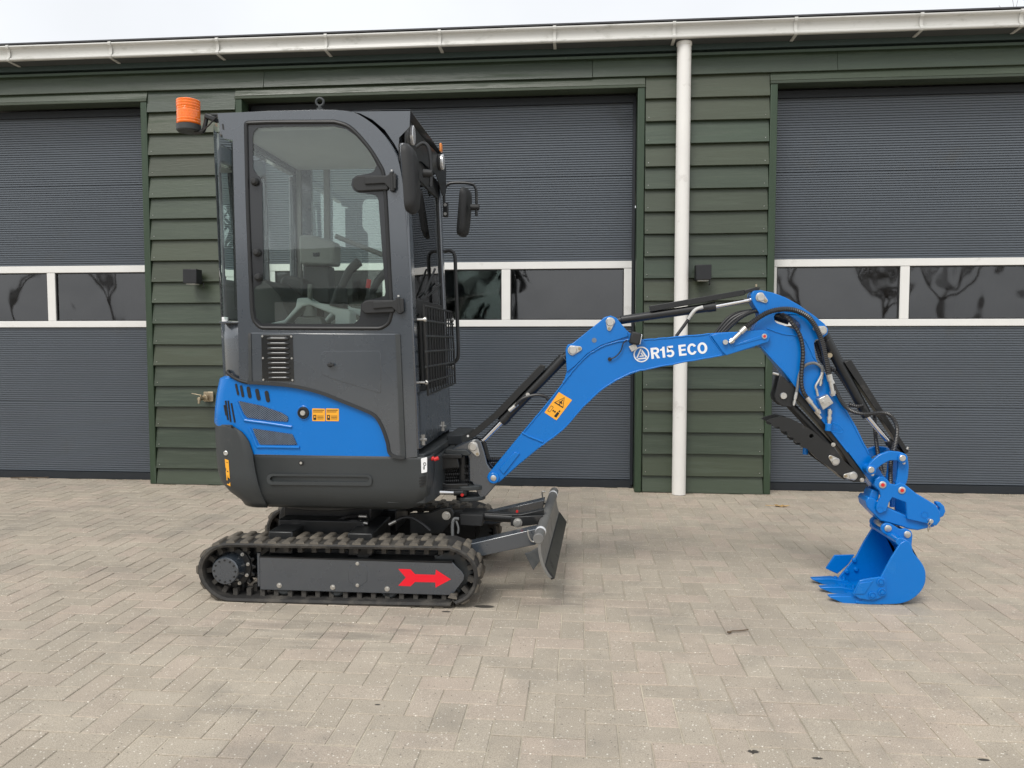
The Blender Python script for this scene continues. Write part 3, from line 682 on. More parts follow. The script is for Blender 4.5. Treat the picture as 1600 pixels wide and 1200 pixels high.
for k, (pp, Y) in enumerate(((((590, 345), (660, 260), (780, 195), (880, 178), (960, 178)), 3.68), (((640, 350), (720, 280), (820, 235), (900, 228), (970, 240)), 3.66), (((1310, 235), (1400, 195), (1490, 195), (1600, 260), (1680, 330)), 3.66))):
    ps = spline(P3(cM(*pp), Y), 8); b = MB(); b.tube(ps, .0085, 8, rib=.006 if k < 2 else None); h = b.build('hydraulic_hose', M['guardhose'] if k < 2 else M['hose'], EX)
    e = 0 if k == 2 else -1; b = MB(); q = ps[e]; d = (ps[-1] - ps[-3]).normalized() if e else (ps[0] - ps[2]).normalized(); b.cyl(q - d * .01, q + d * .03, .0088, n=12); b.build('hose_fitting', M['zinc'], h)
# ---- dozer blade --------------------------------------------------
bl = cN((1150, 1150), (1105, 1090), (1060, 1000), (1035, 900), (1025, 820), (1030, 770), (1040, 735))
curve = [(p.x, p.z) for p in P3(bl, YN0)]
curve = [(p.x, p.y) for p in spline([(a, b_, 0) for a, b_ in curve], 5)]
off = [(x - .014, z - .002) for x, z in curve]
YBF = 4.54
def skew(mb):       # the blade stands a little askew: its far end reaches further forward
    for v in mb.b.verts: v.co.x += .034 * (v.co.y - YN0)
    return mb
b = MB(); b.prism(curve + off[::-1], YN0, YBF); skew(b); blade = b.build('dozer_blade', M['worn'], EX, bevel=.002)
tx, tz = curve[-1]
b = MB(); b.cyl((tx - .018, YN0 - .002, tz + .006), (tx - .018, YBF + .002, tz + .006), .025, n=28); skew(b); b.build('blade_roll', M['worn'], blade, bevel=.004)
b = MB()
for yy in (YN0 + .12, YBF - .12):
    b2 = MB(); b2.cyl((tx - .018, yy - .016, tz + .006), (tx - .018, yy + .016, tz + .006), .0258, n=28); skew(b2); b2.build('reflective_tape', M['white'], blade)
b.b.free()
b = MB(); lz = curve[0]; b.prism([(lz[0] - .004, lz[1] - .012), (lz[0] + .012, lz[1] - .004), (lz[0] - .03, lz[1] + .055), (lz[0] - .045, lz[1] + .05)], YN0 + .004, YBF - .004); skew(b); b.build('cutting_edge', M['black'], blade, bevel=.002)
for yy in (YN0 + .002, YBF - .014):
    b = MB(); b.prism([(curve[12][0] - .012, curve[12][1]), (curve[-1][0] - .012, curve[-1][1] - .03), (curve[-1][0] - .06, curve[-1][1] - .06), (curve[12][0] - .085, curve[12][1] + .03), (curve[6][0] - .065, curve[6][1])], yy, yy + .012); skew(b); b.build('end_plate', M['plastic'], blade, bevel=.002)
# push arms
arm = [(720, 850), (842, 822), (838, 848), (748, 867), (715, 866)]
for yy, s in ((3.60, 1), (4.25, -1)):
    b = MB(); b.prism(XZ(arm, 3.60), yy - .04, yy + .04); b.build('push_arm', M['grey'], blade, bevel=.004)
b = MB(); yl = 3.92; b.prism(XZ(cN((0, 420), (60, 480), (1060, 470), (1060, 395), (800, 450), (700, 450)), 3.80), 3.80, 3.85); b.build('cylinder_cradle', M['black'], blade, bevel=.003)
bx_ = XZ(cN((130, 450), (385, 455), (375, 585), (135, 570)), 3.74)
b = MB(); b.prism(bx_, 3.74, 3.90); b.build('cylinder_cover', M['blackmat'], blade, bevel=.004)
q0, q1 = at(752, 806, 3.82), at(800, 809, 3.82)
b = MB(); b.cyl(q0, q1, .024); b.cyl(q1, q1 + Vector((.03, 0, -.003)), .016); b.build('blade_cylinder', M['black'], blade)
pl = XZ(cN((690, 480), (1050, 460), (1010, 560), (760, 590), (690, 575)), 3.76)
b = MB(); b.prism(pl, 3.76, 3.775); b.build('lug_plate', M['black'], blade, bevel=.003)
b = MB(); bolt(b, at(809, 816.5, 3.76), .016, .018); b.build('pivot_bolt', M['zinc'], blade)
b = MB(); bolt(b, at(697.5, 805.5, 3.72), .015, .016); b.build('pivot_bolt', M['zinc'], blade)
pl = XZ(cK((0, 1000), (200, 990), (300, 950), (400, 945), (430, 1000), (400, 1080), (300, 1200), (0, 1200)), 3.73)
b = MB(); b.prism(pl, 3.73, 3.75); b.build('hinge_plate', M['black'], EX, bevel=.004)
b = MB(); b.tube(spline(P3(cN((880, 620), (890, 680), (920, 740), (960, 750), (990, 745)), 3.50), 6), .004, 8); b.build('grab_loop', M['zinc'], blade)
b = MB(); b.tube(spline(P3(cN((1075, 200), (1045, 198), (1038, 220), (1055, 290), (1090, 310)), 4.47), 6), .0045, 8); b.build('grab_loop', M['zinc'], blade)
for k, pp in enumerate((((120, 500), (70, 500), (50, 560), (50, 680)), ((90, 520), (115, 600), (110, 660)))):
    ps = spline(P3(cN(*pp), 3.66), 7); b = MB(); b.tube(ps, .008 if k == 0 else .005, 8, rib=.006 if k == 0 else None); b.build('blade_hose', M['greyhose'], EX)
b = MB(); q = at(808, 801, 3.80); b.cyl(q, q + Vector((0, 0, .012)), .006, n=10); b.build('grease_cap', M['redpaint'], blade)

# ---- house: wrapped shells -----------------------------------------
YH = 3.462; YHF = 4.37
def wrap(rows, n_arc=10, full=True):
    """rows: (z, xfront, xrear, ynear, rx, ry): near side, rounded rear corner, rear face, far side"""
    out = []
    for z, xf, xr, yn, rx, ry in rows:
        yf = YH + YHF - yn; r_ = [(xf, yn, z), (xf + (xr + rx - xf) * .5, yn, z)]
        for k in range(n_arc + 1):
            a = math.pi / 2 * k / n_arc; r_.append((xr + rx - rx * math.sin(a), yn + ry - ry * math.cos(a), z))
        for k in range(n_arc + 1):
            a = math.pi / 2 * k / n_arc; r_.append((xr + rx - rx * math.cos(a), yf - ry + ry * math.sin(a), z))
        r_.append((xf + (xr + rx - xf) * .5, yf, z)); r_.append((xf, yf, z)); out.append(r_)
    return out
def X_(px, py, Y=YH): return at(px, py, Y).x
def Z_(px, py, Y=YH): return at(px, py, Y).z
# silhouette measured near the corner (about 0.13 m in)
YR = 3.62
def sil(px, py): q = at(px, py, YR); return q.z, q.x
# blue engine cover
zs = [(592, 355.5), (600, 353.5), (616, 350.5), (640, 347.8), (662, 346.6), (685, 347), (712, 350)]
rows = []
for py, px in zs:
    z, xr = sil(px, py); z = Z_(390, py); lowr = py > 670; rows.append((z, X_(640, py), xr + (.02 if lowr else -.004), YH, .14 if lowr else .085, .19 if lowr else .13))
z0 = rows[0][0]; rows = [(z0 + .03, rows[0][1], rows[0][2] + .05, YH + .035, .085, .13)] + rows
cov_rows = rows
def coverY(x, z):
    rs = min(cov_rows, key=lambda r: abs(r[0] - z)); t_ = (rs[2] + rs[4] - x) / rs[4]
    return rs[3] if t_ <= 0 else rs[3] + rs[5] * (1 - math.sqrt(max(0, 1 - min(1, t_) ** 2)))
b = MB(); b.grid(wrap(rows)); cover = b.build('engine_cover', M['blue'], EX, sharp=40); cover['label'] = 'blue engine cover with mesh vents and slots'
# counterweight (proud of the cover), boundary line follows the photo
cw = []
for py, pxr, pxf in ((664, 347, 352), (668, 346.8, 367), (675, 346.8, 378), (682, 347, 384), (690, 347.3, 389), (707, 348.3, 395), (720, 349, 396.5), (740, 351, 400), (757, 356, 404), (772, 366, 407), (786, 380, 410), (795, 384, 411.5)):
    z, xr = sil(pxr, py); yn = YH - .008 + max(0, (py - 762) / 33) * .05
    cw.append((Z_(400, py), X_(pxf, py, YH - .008), xr - .012, yn, .14, .19))
b = MB(); b.grid(wrap(cw)); cwt = b.build('counterweight', M['plastic'], EX, solid=.01, sharp=50)
q = at(351, 746, 3.56); b = MB()
# lower side skirts
lo = [(712, 395, 671, 0), (717, 396, 671, 0), (740, 400, 671, 0), (760, 404.5, 669, 0), (772, 407, 666, .006), (784, 409.5, 660, .024), (792, 411, 652, .042), (797.5, 412, 637, .06)]
for side in (0, 1):
    rows = []
    for py, p0, p1, dy in lo:
        z = Z_(520, py); x0, x1 = X_(p0, py), X_(p1, py); y = YH + dy
        if side: y = YH + YHF - y
        s = -1 if side else 1
        rows.append([(x0, y, z), (x0 + (x1 - x0) * .5, y, z), (x1 - .05, y, z), (x1 - .012, y + s * .012, z), (x1, y + s * .05, z), (x1, y + s * .12, z)])
    b = MB(); b.grid(rows); sk = b.build('lower_side_panel', M['plastic'], EX, sharp=50, solid=.006)
    if side == 0:
        bd = XZ(cB((440, 800), (915, 805), (930, 820), (928, 850), (915, 857), (440, 852), (425, 838), (425, 812)), YH)
        ins = XZ(cB((450, 810), (905, 814), (918, 824), (905, 840), (450, 837), (437, 825)), YH)
        b = MB(); b.prism(rounded(bd, .01), YH - .011, YH + .001, holes=[rounded(ins, .008)]); b.build('pressed_bead', M['plastic'], sk, bevel=.005, seg=3)
        q = at(471, 723, YH); b = MB(); b.cyl(q, q + Vector((0, -.006, 0)), .012); b.build('panel_lock', M['blackmat'], sk); b = MB(); b.cyl(q + Vector((0, -.005, 0)), q + Vector((0, -.009, 0)), .006, n=12); b.build('lock_barrel', M['zinc'], sk)
        for k in range(4):
            p = P3(cB((1150 + 2 * k, 820 + 13 * k), (1186 - 1 * k, 810 + 13 * k), (1186 - k, 816 + 13 * k), (1150 + 2 * k, 826 + 13 * k)), YH - .001)
            b = MB(); b.prism([(v.x, v.z) for v in p], YH - .002, YH + .004); b.build('vent_slot', M['ink'], sk)
        p = XZ(cB((1163, 727), (1192, 720), (1192, 792), (1165, 798)), YH - .002)
        b = MB(); b.prism(rounded(p, .004), YH - .0045, YH - .002); dbp = b.build('noise_plate', M['white'], sk)
b = MB(); b.box((-1.14, 3.915, Z_(520, 797) + .008), (.72, .76, .012)); b.build('floor_plate', M['black'], EX)
b = MB(); q = at(395, 711, YH); q2 = at(650, 716, YH); b.prism([(q.x, q.z - .004), (q2.x, q2.z - .004), (q2.x, q2.z + .004), (q.x, q.z + .004)], YH - .003, YH + .02); b.build('panel_lip', M['grey'], EX, bevel=.002)
# blue cover details
for pp in (((368, 599.5), (372, 617.5), 3.2), ((376, 602), (379.5, 620.5), 4), ((387, 604), (390.5, 622), 5.6), ((400.5, 607.5), (404.5, 625.5), 6), ((415.5, 610.5), (419, 628.5), 6.2)):
    (xa, ya), (xb, yb), wpx = pp; Yq = YH
    for _ in range(5): w_ = at(xa, ya, Yq); Yq = coverY(w_.x, w_.z)
    pa, pb = at(xa, ya, Yq - .004), at(xb, yb, Yq - .004); d = Vector((pb.x - pa.x, pb.z - pa.z)); L_ = d.length; d.normalize(); nrm = Vector((-d.y, d.x)); hw = wpx / 2 / 340
    pts = []
    for e, c0 in ((1, pb), (-1, pa)):
        for k in range(7):
            a = -math.pi / 2 + math.pi * k / 6; v = Vector((c0.x, c0.z)) - d * e * hw + d * e * math.cos(a) * hw + nrm * (math.sin(a) * hw) * e; pts.append((v.x, v.y))
    b = MB(); b.prism(pts, Yq - .0035, Yq + .02); b.build('vent_slot', M['ink'], cover)
def bead(pxs, Y, r, nm='pressed_rib'):
    ps = P3(pxs, Y); ps = spline(ps, 6); b = MB(); b.tube(ps, r, 10); o = b.build(nm, M['blue'], cover); return o
def recess(poly, ribpath, name):
    o = XZ(poly, YH - .002)
    b = MB(); b.prism(rounded(o, .006), YH - .0022, YH + .002); mo = b.build(name, M['ink'], cover)
    # woven wire
    xs = [p[0] for p in o]; zs_ = [p[1] for p in o]; wv = MB()
    def inside(x, z):
        c = False; n = len(o)
        for i in range(n):
            (x1, z1), (x2, z2) = o[i], o[i - 1]
            if (z1 > z) != (z2 > z) and x < (x2 - x1) * (z - z1) / (z2 - z1) + x1: c = not c
        return c
    for sgn, step in ((1, .0125), (-1, .0125)):
        k0 = int((min(xs) - .2) / step); k1 = int((max(xs) + .2) / step)
        for k in range(k0, k1):
            run = None
            for q in range(0, 81):
                z = min(zs_) + (max(zs_) - min(zs_)) * q / 80; x = k * step + sgn * (z - min(zs_)) * 1.3
                ins_ = inside(x, z)
                if ins_ and run is None: run = (x, z)
                if run and (not ins_ or q == 80):
                    if abs(z - run[1]) > .003: wv.cyl((run[0], YH - .0035 - .0006 * sgn, run[1]), (x, YH - .0035 - .0006 * sgn, z), .0017, n=5)
                    run = None
    wv.build('wire_mesh', M['mesh'], cover)
    return mo
recess(cH((430, 465), (800, 545), (1100, 650), (1200, 710), (1200, 790), (900, 770), (560, 725), (500, 640)), None, 'vent_recess')
recess(cH((650, 895), (1270, 985), (1345, 1150), (765, 1150), (690, 1010)), None, 'vent_recess')
bead(cH((395, 470), (440, 590), (515, 745), (560, 770), (900, 815), (1260, 870)), YH - .001, .0075)
bead(cH((595, 890), (650, 1010), (720, 1175), (800, 1180), (1380, 1190)), YH - .001, .0075)
for pp in (((225, 460), (262, 760)), ((265, 460), (305, 790)), ((205, 530), (235, 690)), ((315, 500), (370, 800))):
    pq = []
    for v in pp:
        Yq = YH
        for _ in range(6): w_ = at(*cH(v)[0], Yq); Yq = coverY(w_.x, w_.z)
        pq.append(at(*cH(v)[0], Yq))
    pa, pb = pq; b = MB(); b.tube([pa, pb], .0045, 8); b.build('corner_slot', M['ink'], cover)
q = at(474.5, 645, YH)
b = MB(); b.lathe([(.03, .001), (.03, -.002), (.026, -.006), (.0255, -.012), (.021, -.0125), (.019, -.008), (0, -.008)], (q.x, YH, q.z)); fc = b.build('fuel_cap', M['blackmat'], cover)
b = MB(); b.lathe([(.0, -.004), (.0125, -.004), (.0125, -.014), (.011, -.016), (0, -.016)], (q.x, YH, q.z), n=24); b.build('cap_lock', M['zinc'], cover)
b = MB(); ps = [(q.x + .031 * math.cos(a), YH - .001, q.z + .031 * math.sin(a)) for a in [2 * math.pi * k / 40 for k in range(40)]]; b.tube(ps, .004, 8, closed=True); b.build('cap_rim', M['blue'], cover)
def sticker(poly, Y, mat, parent, name='warning_sticker', th=.0012):
    b = MB(); b.prism(rounded(XZ(poly, Y), .003), Y - th, Y); return b.build(name, M[mat], parent)
def marks(polys, Y, parent, mat='ink', th=.0004, name='printed_mark'):
    b = MB()
    for p in polys: b.prism(XZ(p, Y), Y - th, Y)
    o = b.build(name, M[mat], parent); o['kind'] = 'stuff'; return o
for x0, x1 in ((640, 702), (706, 768)):
    st = sticker(cB((x0, 486), (x1, 488), (x1, 548), (x0, 547)), YH - .0003, 'yellow', cover)
    ms = [cB((x0 + 4, z), (x0 + 56 - 6 * k, z), (x0 + 56 - 6 * k, z + 3), (x0 + 4, z + 3)) for k, z in enumerate((494, 502))] + [cB((x0 + 24, z), (x0 + 54, z), (x0 + 54, z + 2.5), (x0 + 24, z + 2.5)) for z in (522, 529, 536)]
    ms += [cB((x0 + 5, 518), (x0 + 9, 518), (x0 + 9, 542), (x0 + 5, 542)), cB((x0 + 9, 518), (x0 + 19, 518), (x0 + 19, 522), (x0 + 9, 522)), cB((x0 + 15, 522), (x0 + 19, 522), (x0 + 19, 542), (x0 + 15, 542)), cB((x0 + 9, 532), (x0 + 15, 532), (x0 + 15, 542), (x0 + 9, 542))]
    marks(ms, YH - .0016, cover)
def cwY(x, z):
    rs = min(cw, key=lambda r: abs(r[0] - z)); t_ = (rs[2] + rs[4] - x) / rs[4]
    return rs[3] if t_ <= 0 else rs[3] + rs[5] * (1 - math.sqrt(max(0, 1 - min(.999, t_) ** 2)))
def on_cw(px, py, lift):
    Yq = YH
    for _ in range(8): w_ = at(px, py, Yq); Yq = .5 * Yq + .5 * cwY(w_.x, w_.z)
    return at(px, py, Yq - .006 - lift)
def cw_patch(u0, u1, v0, v1, lift, mat, nm):
    A_, B_, C_, D_ = (Vector(p) for p in ((351.2, 717), (357, 719), (360, 760), (354.6, 757))); rows_ = []
    for i in range(9):
        v = v0 + (v1 - v0) * i / 8; r_ = []
        for j in range(5):
            u = u0 + (u1 - u0) * j / 4; p = A_.lerp(B_, u).lerp(D_.lerp(C_, u), v); r_.append(on_cw(p.x, p.y, lift))
        rows_.append(r_)
    return MB().grid(rows_).build(nm, M[mat], cwt)
cw_patch(0, 1, 0, 1, .001, 'yellow', 'warning_sticker')
for q_ in ((.3, .7, .44, .48), (.35, .65, .72, .84), (.2, .8, .10, .12)): cw_patch(*q_, .0022, 'ink', 'printed_mark')
b = MB(); q = on_cw(353, 708, .002); b.lathe([(.011, .01), (.011, -.003), (.008, -.005), (0, -.003)], (q.x, q.y, q.z)); b.build('tow_socket', M['zinc'], cwt)

# ---- cab -----------------------------------------------------------
YC = 3.455; YCF = 4.365
outer = [(339.5, 177), (420, 173.5), (500, 171.5), (525, 171.8), (552, 175.5), (575, 188), (594.5, 204.7), (610.7, 227.5), (622, 250), (629.5, 290), (634, 340), (637.5, 400), (642, 480), (647.5, 600), (652, 714), (634, 715.5), (630, 640), (627, 570), (622, 535), (610, 534), (393, 533), (391, 598), (374, 597), (371, 487), (366, 325), (363.5, 219), (349, 216.5), (343, 197)]
hole = [(381, 189), (420, 187.5), (523, 187), (548, 196), (575, 224), (594.5, 253.5), (603, 275), (607, 330), (611.5, 420), (615.5, 487), (610.5, 507), (596, 516.5), (500, 516.3), (406, 515.5), (394, 504), (390.5, 487), (387, 400), (384, 325), (381.5, 215)]
of = [p for p in spline([(a, b_, 0) for a, b_ in outer[3:15]], 4)]
outline = outer[:3] + [(p.x, p.y) for p in of] + outer[15:]
hf = spline([(a, b_, 0) for a, b_ in hole[2:8]], 4); hole_s = hole[:2] + [(p.x, p.y) for p in hf] + hole[8:]
holeW = rounded(XZ(hole_s, YC), .02, 4)
side = XZ(outline, YC)
for y0, y1 in ((YC, YC + .035), (YCF - .035, YCF)):
    b = MB(); b.prism(side, y0, y1, holes=[holeW]); fr = b.build('cab_frame', M['grey'], EX, bevel=.007, seg=3)
    if y0 == YC: cabf = fr
    else:
        # far wall: extra window post
        for pa, pb in ((462, 470), (505, 514)):
            p = XZ([(pa, 190), (pb, 190), (pb + 2, 510), (pa + 2, 510)], YCF - .04); b = MB(); b.prism(p, YCF - .045, YCF - .02); b.build('window_post', M['intgrey'], fr, bevel=.004)
        q0, q1 = XZ([(380, 497), (640, 520)], YCF - .03); b = MB(); b.prism([(q0[0], q1[1]), (q1[0], q1[1]), (q1[0], q0[1] - .03), (q0[0], q0[1] - .03)], YCF - .034, YCF - .02); b.build('inner_panel', M['intgrey'], fr)
        b = MB(); b.prism(holeW, YCF - .012, YCF - .008); b.build('side_window', M['farglass'], fr)
        b = MB(); x0_, x1_ = at(345, 600, YC).x, at(650, 600, YC).x; b.box(((x0_ + x1_) / 2, YCF - .02, 1.0), (x1_ - x0_, .02, .56)); b.build('side_panel', M['grey'], fr)
# black recess strip round the door glass opening, roof skin with headliner
roofpath = XZ([(339.5, 177)] + outline[1:24], YC)
rp = [p for p in roofpath if p[1] > Z_(600, 262, YC)]
b = MB(); b.grid([[(x, YC + .012, z - .004) for x, z in rp], [(x, YCF - .012, z - .004) for x, z in rp]]); b.build('roof_skin', M['grey'], EX, solid=.006)
zt = min(p[1] for p in rp[:8]); b = MB(); xa, xb = rp[0][0] + .05, rp[8][0]; b.box(((xa + xb) / 2, (YC + YCF) / 2, zt - .045), (xb - xa, YCF - YC - .09, .03)); b.build('headliner', M['intpale'], EX, bevel=.01)
# door: glass, printed border, seal, hinges, latch plate
dg = MB(); dg.prism(holeW, YC + .006, YC + .010); door = dg.build('cab_door', M['glass'], EX)
frit_in = [(394.6, 262), (394.4, 215), (396, 206), (402.7, 198.5), (460, 197), (519.7, 196.3), (540, 201), (556, 212), (575, 234), (584, 249), (588, 258), (584, 267), (578, 270.5), (557, 274), (550, 280), (548.5, 289), (552, 297), (560, 301), (580, 303), (588, 306), (591, 313), (595, 370), (602, 456), (601, 462), (591, 465.5), (570, 469), (564, 475), (563, 486), (561.5, 498), (553, 505.5), (500, 506), (408, 505), (400, 497), (397.5, 480), (396, 452), (400, 447), (407, 444), (411, 436), (410, 350), (408.5, 285), (406, 277), (400, 272)]
fw = XZ(frit_in, YC)
b = MB(); b.prism(holeW, YC + .0035, YC + .0055, holes=[fw]); b.build('glass_border', M['frit'], door)
hp = [Vector((x, YC + .002, z)) for x, z in holeW]; cx = sum(p.x for p in hp) / len(hp); cz = sum(p.z for p in hp) / len(hp)
def inset(pts, d):   # shrink a loop by moving along its inward normal
    n = len(pts); out = []
    ar = sum(pts[i - 1].x * pts[i].z - pts[i].x * pts[i - 1].z for i in range(n)); sg = 1 if ar > 0 else -1
    for i in range(n):
        t = (pts[(i + 1) % n] - pts[i - 1]); t = Vector((t.x, 0, t.z)).normalized(); out.append(pts[i] + Vector((-t.z, 0, t.x)) * d * sg)
    return out
b = MB(); b.tube(inset(hp, .010), .0085, 10, closed=True); b.build('door_seal', M['seal'], door)
b = MB(); b.prism(holeW, YC + .001, YC + .012, holes=[[(p.x, p.z) for p in inset(hp, .008)]]); b.build('door_gap', M['ink'], door)
for px, py in ((398.5, 284), (402, 394.5), (404.5, 433)):
    q = at(px, py, YC); b = MB(); b.lathe([(.0, -.022), (.010, -.021), (.0165, -.015), (.019, -.004), (.019, .004), (0, .004)], (q.x, YC, q.z), n=24); b.build('glass_bolt', M['blackmat'], door)
def hinge(pts, arm, knuckle):
    b = MB(); b.prism(rounded(XZ(pts, YC), .010), YC - .014, YC + .004); h = b.build('door_hinge', M['blackmat'], door, bevel=.004)
    b = MB(); b.prism(rounded(XZ(arm, YC), .004), YC - .022, YC - .010); b.build('hinge_arm', M['blackmat'], door, bevel=.004)
    (xa, za), (xb, zb_) = XZ(knuckle, YC); b = MB(); b.cyl((xa, YC - .014, za), (xb, YC - .014, zb_), .011, n=20); b.build('hinge_knuckle', M['blackmat'], door, bevel=.002)
    b = MB(); b.cyl((xa, YC - .014, za + .004), (xa, YC - .014, za + .012), .005, n=10); b.build('hinge_pin', M['zinc'], door)
hinge(cA((935, 460), (955, 447), (1100, 445), (1100, 515), (950, 522), (930, 500)), cA((990, 455), (1090, 452), (1110, 440), (1140, 438), (1140, 512), (1110, 512), (1085, 485), (990, 490)), cA((1118, 432), (1122, 522)))
hinge(cA((975, 1058), (995, 1045), (1130, 1042), (1130, 1102), (990, 1108), (970, 1090)), cA((1030, 1052), (1120, 1048), (1150, 1035), (1175, 1035), (1178, 1100), (1150, 1105), (1120, 1078), (1030, 1085)), cA((1150, 1032), (1158, 1108)))
# lower grey flank with its trim, louvre and hatch
trim_px = cB((215, 300), (250, 330), (290, 352), (330, 363), (450, 370), (560, 383), (680, 413), (780, 452), (880, 492), (940, 523), (975, 578), (1000, 650), (1010, 700), (1040, 720), (1085, 724))
flank = [(391, 519.5), (500, 520.5), (624, 521.5), (628, 590), (632.5, 715)] + [p for p in reversed(trim_px[3:-1])]
b = MB(); b.prism(XZ(flank, YH - .008), YH - .010, YH + .02); fl = b.build('cab_flank', M['grey'], EX, bevel=.004)
b = MB(); ps = spline(P3(trim_px[3:], YH - .012), 6); n = len(ps)
rows = []
for i, p in enumerate(ps):
    t = (ps[min(i + 1, n - 1)] - ps[max(i - 1, 0)]).normalized(); nn = Vector((-t.z, 0, t.x)); 
    rows.append([tuple(p + nn * .009 + Vector((0, .016, 0))), tuple(p + nn * .008 - Vector((0, .004, 0))), tuple(p - nn * .006 - Vector((0, .006, 0))), tuple(p - nn * .009 + Vector((0, .016, 0)))])
b.grid(rows); b.build('edge_trim', M['blackmat'], fl, sharp=60)
q = XZ(cB((332, 125), (345, 125), (350, 360), (334, 360)), YH - .013); b = MB(); b.prism(q, YH - .0145, YH - .009); b.build('flank_seam', M['plastic'], fl)
q = XZ(cB((1040, 130), (1062, 130), (1088, 722), (1064, 722)), YH - .012); b = MB(); b.prism(q, YH - .0145, YH - .009); b.build('flank_seam', M['plastic'], fl)
YL = YH - .0105
lv = rounded(XZ(cB((395, 133), (546, 133), (552, 357), (400, 352)), YL), .004); b = MB(); b.prism(lv, YL - .003, YL + .001); lo_ = b.build('louvre_vent', M['gloss'], fl, bevel=.001)
for k in range(9):
    zc = 152 + k * 23.6; x0, x1 = 418 + k * .9, 530 + k * .9
    pa, pb = [at(*cB(v)[0], YL - .003) for v in ((x0, zc), (x1, zc))]
    rows = []
    for u in range(13):
        f = u / 12; e = min(1, min(f, 1 - f) * 6) ** .5; p = pa.lerp(pb, f); rr = .0125 * e + .0005
        rows.append([(p.x, p.y - rr * math.sin(a) * .85 - .0003, p.z + rr * .72 * math.cos(a)) for a in [math.pi * j / 8 * .78 for j in range(9)]])
    b = MB(); b.grid(rows); b.build('louvre_blade', M['gloss'], fl, solid=.0012, sharp=60)
for px, py in ((400, 140), (539, 141), (403, 245), (541, 246), (405, 349), (545, 351)):
    q = at(*cB((px, py))[0], YL - .003); b = MB(); b.cyl(q, q + Vector((0, -.003, 0)), .0052, .0042, n=12); b.build('rivet', M['zinc'], fl)
hx = rounded(XZ(cB((683, 222), (700, 211), (965, 210), (970, 240), (970, 415), (740, 345), (684, 322)), YL), .012); b = MB(); b.prism(hx, YL - .0016, YL + .002); b.build('service_hatch', M['grey'], fl, bevel=.0012, seg=1)
q = at(516, 570, YL); b = MB(); b.cyl(q, q + Vector((0, -.018, 0)), .011, .009, n=16); b.box(q + Vector((.008, -.017, 0)), (.03, .008, .012)); b.build('hatch_latch', M['blackmat'], fl, bevel=.002)
# rear corner: grey lower panel and curved rear glass
def corner(pyx, name, mat, pxf, top=None, yn=YC + .012, ry=.24, solid=.005):
    rows = []
    for py, pxr in pyx:
        q = at(pxr, py, YR + .02); z = q.z; xf = at(pxf(py), py, yn).x; rx = xf - q.x + .004
        rows.append((z, xf, q.x - .004, yn, max(.03, rx - .002), ry))
    b = MB(); b.grid(wrap(rows)); return b.build(name, M[mat], EX, solid=solid, sharp=60)
pf = lambda py: 364 + (py - 218) / 270 * 7
rg = corner([(205, 335.5), (260, 337.5), (320, 340.5), (380, 342.8), (440, 345.3), (500, 348)], 'rear_window', 'rearglass', pf, solid=0)
rl = corner([(504, 348), (530, 349.5), (560, 351.5), (582, 353), (592, 356)], 'rear_panel', 'grey', lambda py: 374, solid=.006)
b = MB(); q = [at(347, 503, YC + .03), at(374, 505, YC + .004)]; b.box((q[0] + q[1]) / 2, (abs(q[1].x - q[0].x), .04, .008)); b.build('rear_sill', M['grey'], rl, bevel=.002)
b = MB(); ps = spline(P3(trim_px[:4], YC + .0), 6); ps[0].y += .06; ps[1].y += .045; ps[2].y += .03; b.tube(ps, .008, 8); b.build('edge_trim', M['blackmat'], rl)
b = MB(); q = at(352, 499, YC + .05); b.box(q, (.03, .012, .022)); b.build('glass_clip', M['white'], rg, bevel=.002)
b = MB(); q0, q1 = at(366, 225, YC + .03), at(371, 485, YC + .03); b.tube([q0 + Vector((-.004, 0, 0)), q1 + Vector((-.004, 0, 0))], .010, 8); b.build('rear_seal', M['seal'], rg)
for yy in (YCF - .05,):
    b = MB(); q0, q1 = at(348, 215, YC), at(358, 505, YC); b.cyl((q0.x, yy, q1.z), (q0.x, yy, q0.z), .022); b.build('rear_pillar', M['grey'], EX)
q = at(342, 178, YC); b = MB(); b.box((q.x + .01, (YC + YCF) / 2, q.z - .05), (.05, YCF - YC - .05, .09)); b.build('rear_header', M['grey'], EX, bevel=.01)
b = MB(); b.prism(rounded(XZ(cA((298, 195), (306, 197), (309, 225), (301, 222)), YC), .002), YC - .001, YC + .002); b.build('slot_hole', M['ink'], cabf)
q = at(364, 352, YC); b = MB(); b.box(at(375, 361, YC - .001), (.05, .002, .03), Matrix.Rotation(R(8), 3, 'Y')); b.b.free()
# lifting eye
q = at(500, 171, 3.56); b = MB(); ps = [(q.x + .0175 * math.cos(a), 3.56, q.z + .034 + .0175 * math.sin(a)) for a in [2 * math.pi * k / 28 for k in range(28)]]; b.tube(ps, .0055, 10, closed=True); b.cyl((q.x, 3.56, q.z - .004), (q.x, 3.56, q.z + .017), .008); b.cyl((q.x, 3.56, q.z - .006), (q.x, 3.56, q.z + .004), .016, n=20); b.build('lifting_eye', M['plastic'], EX)
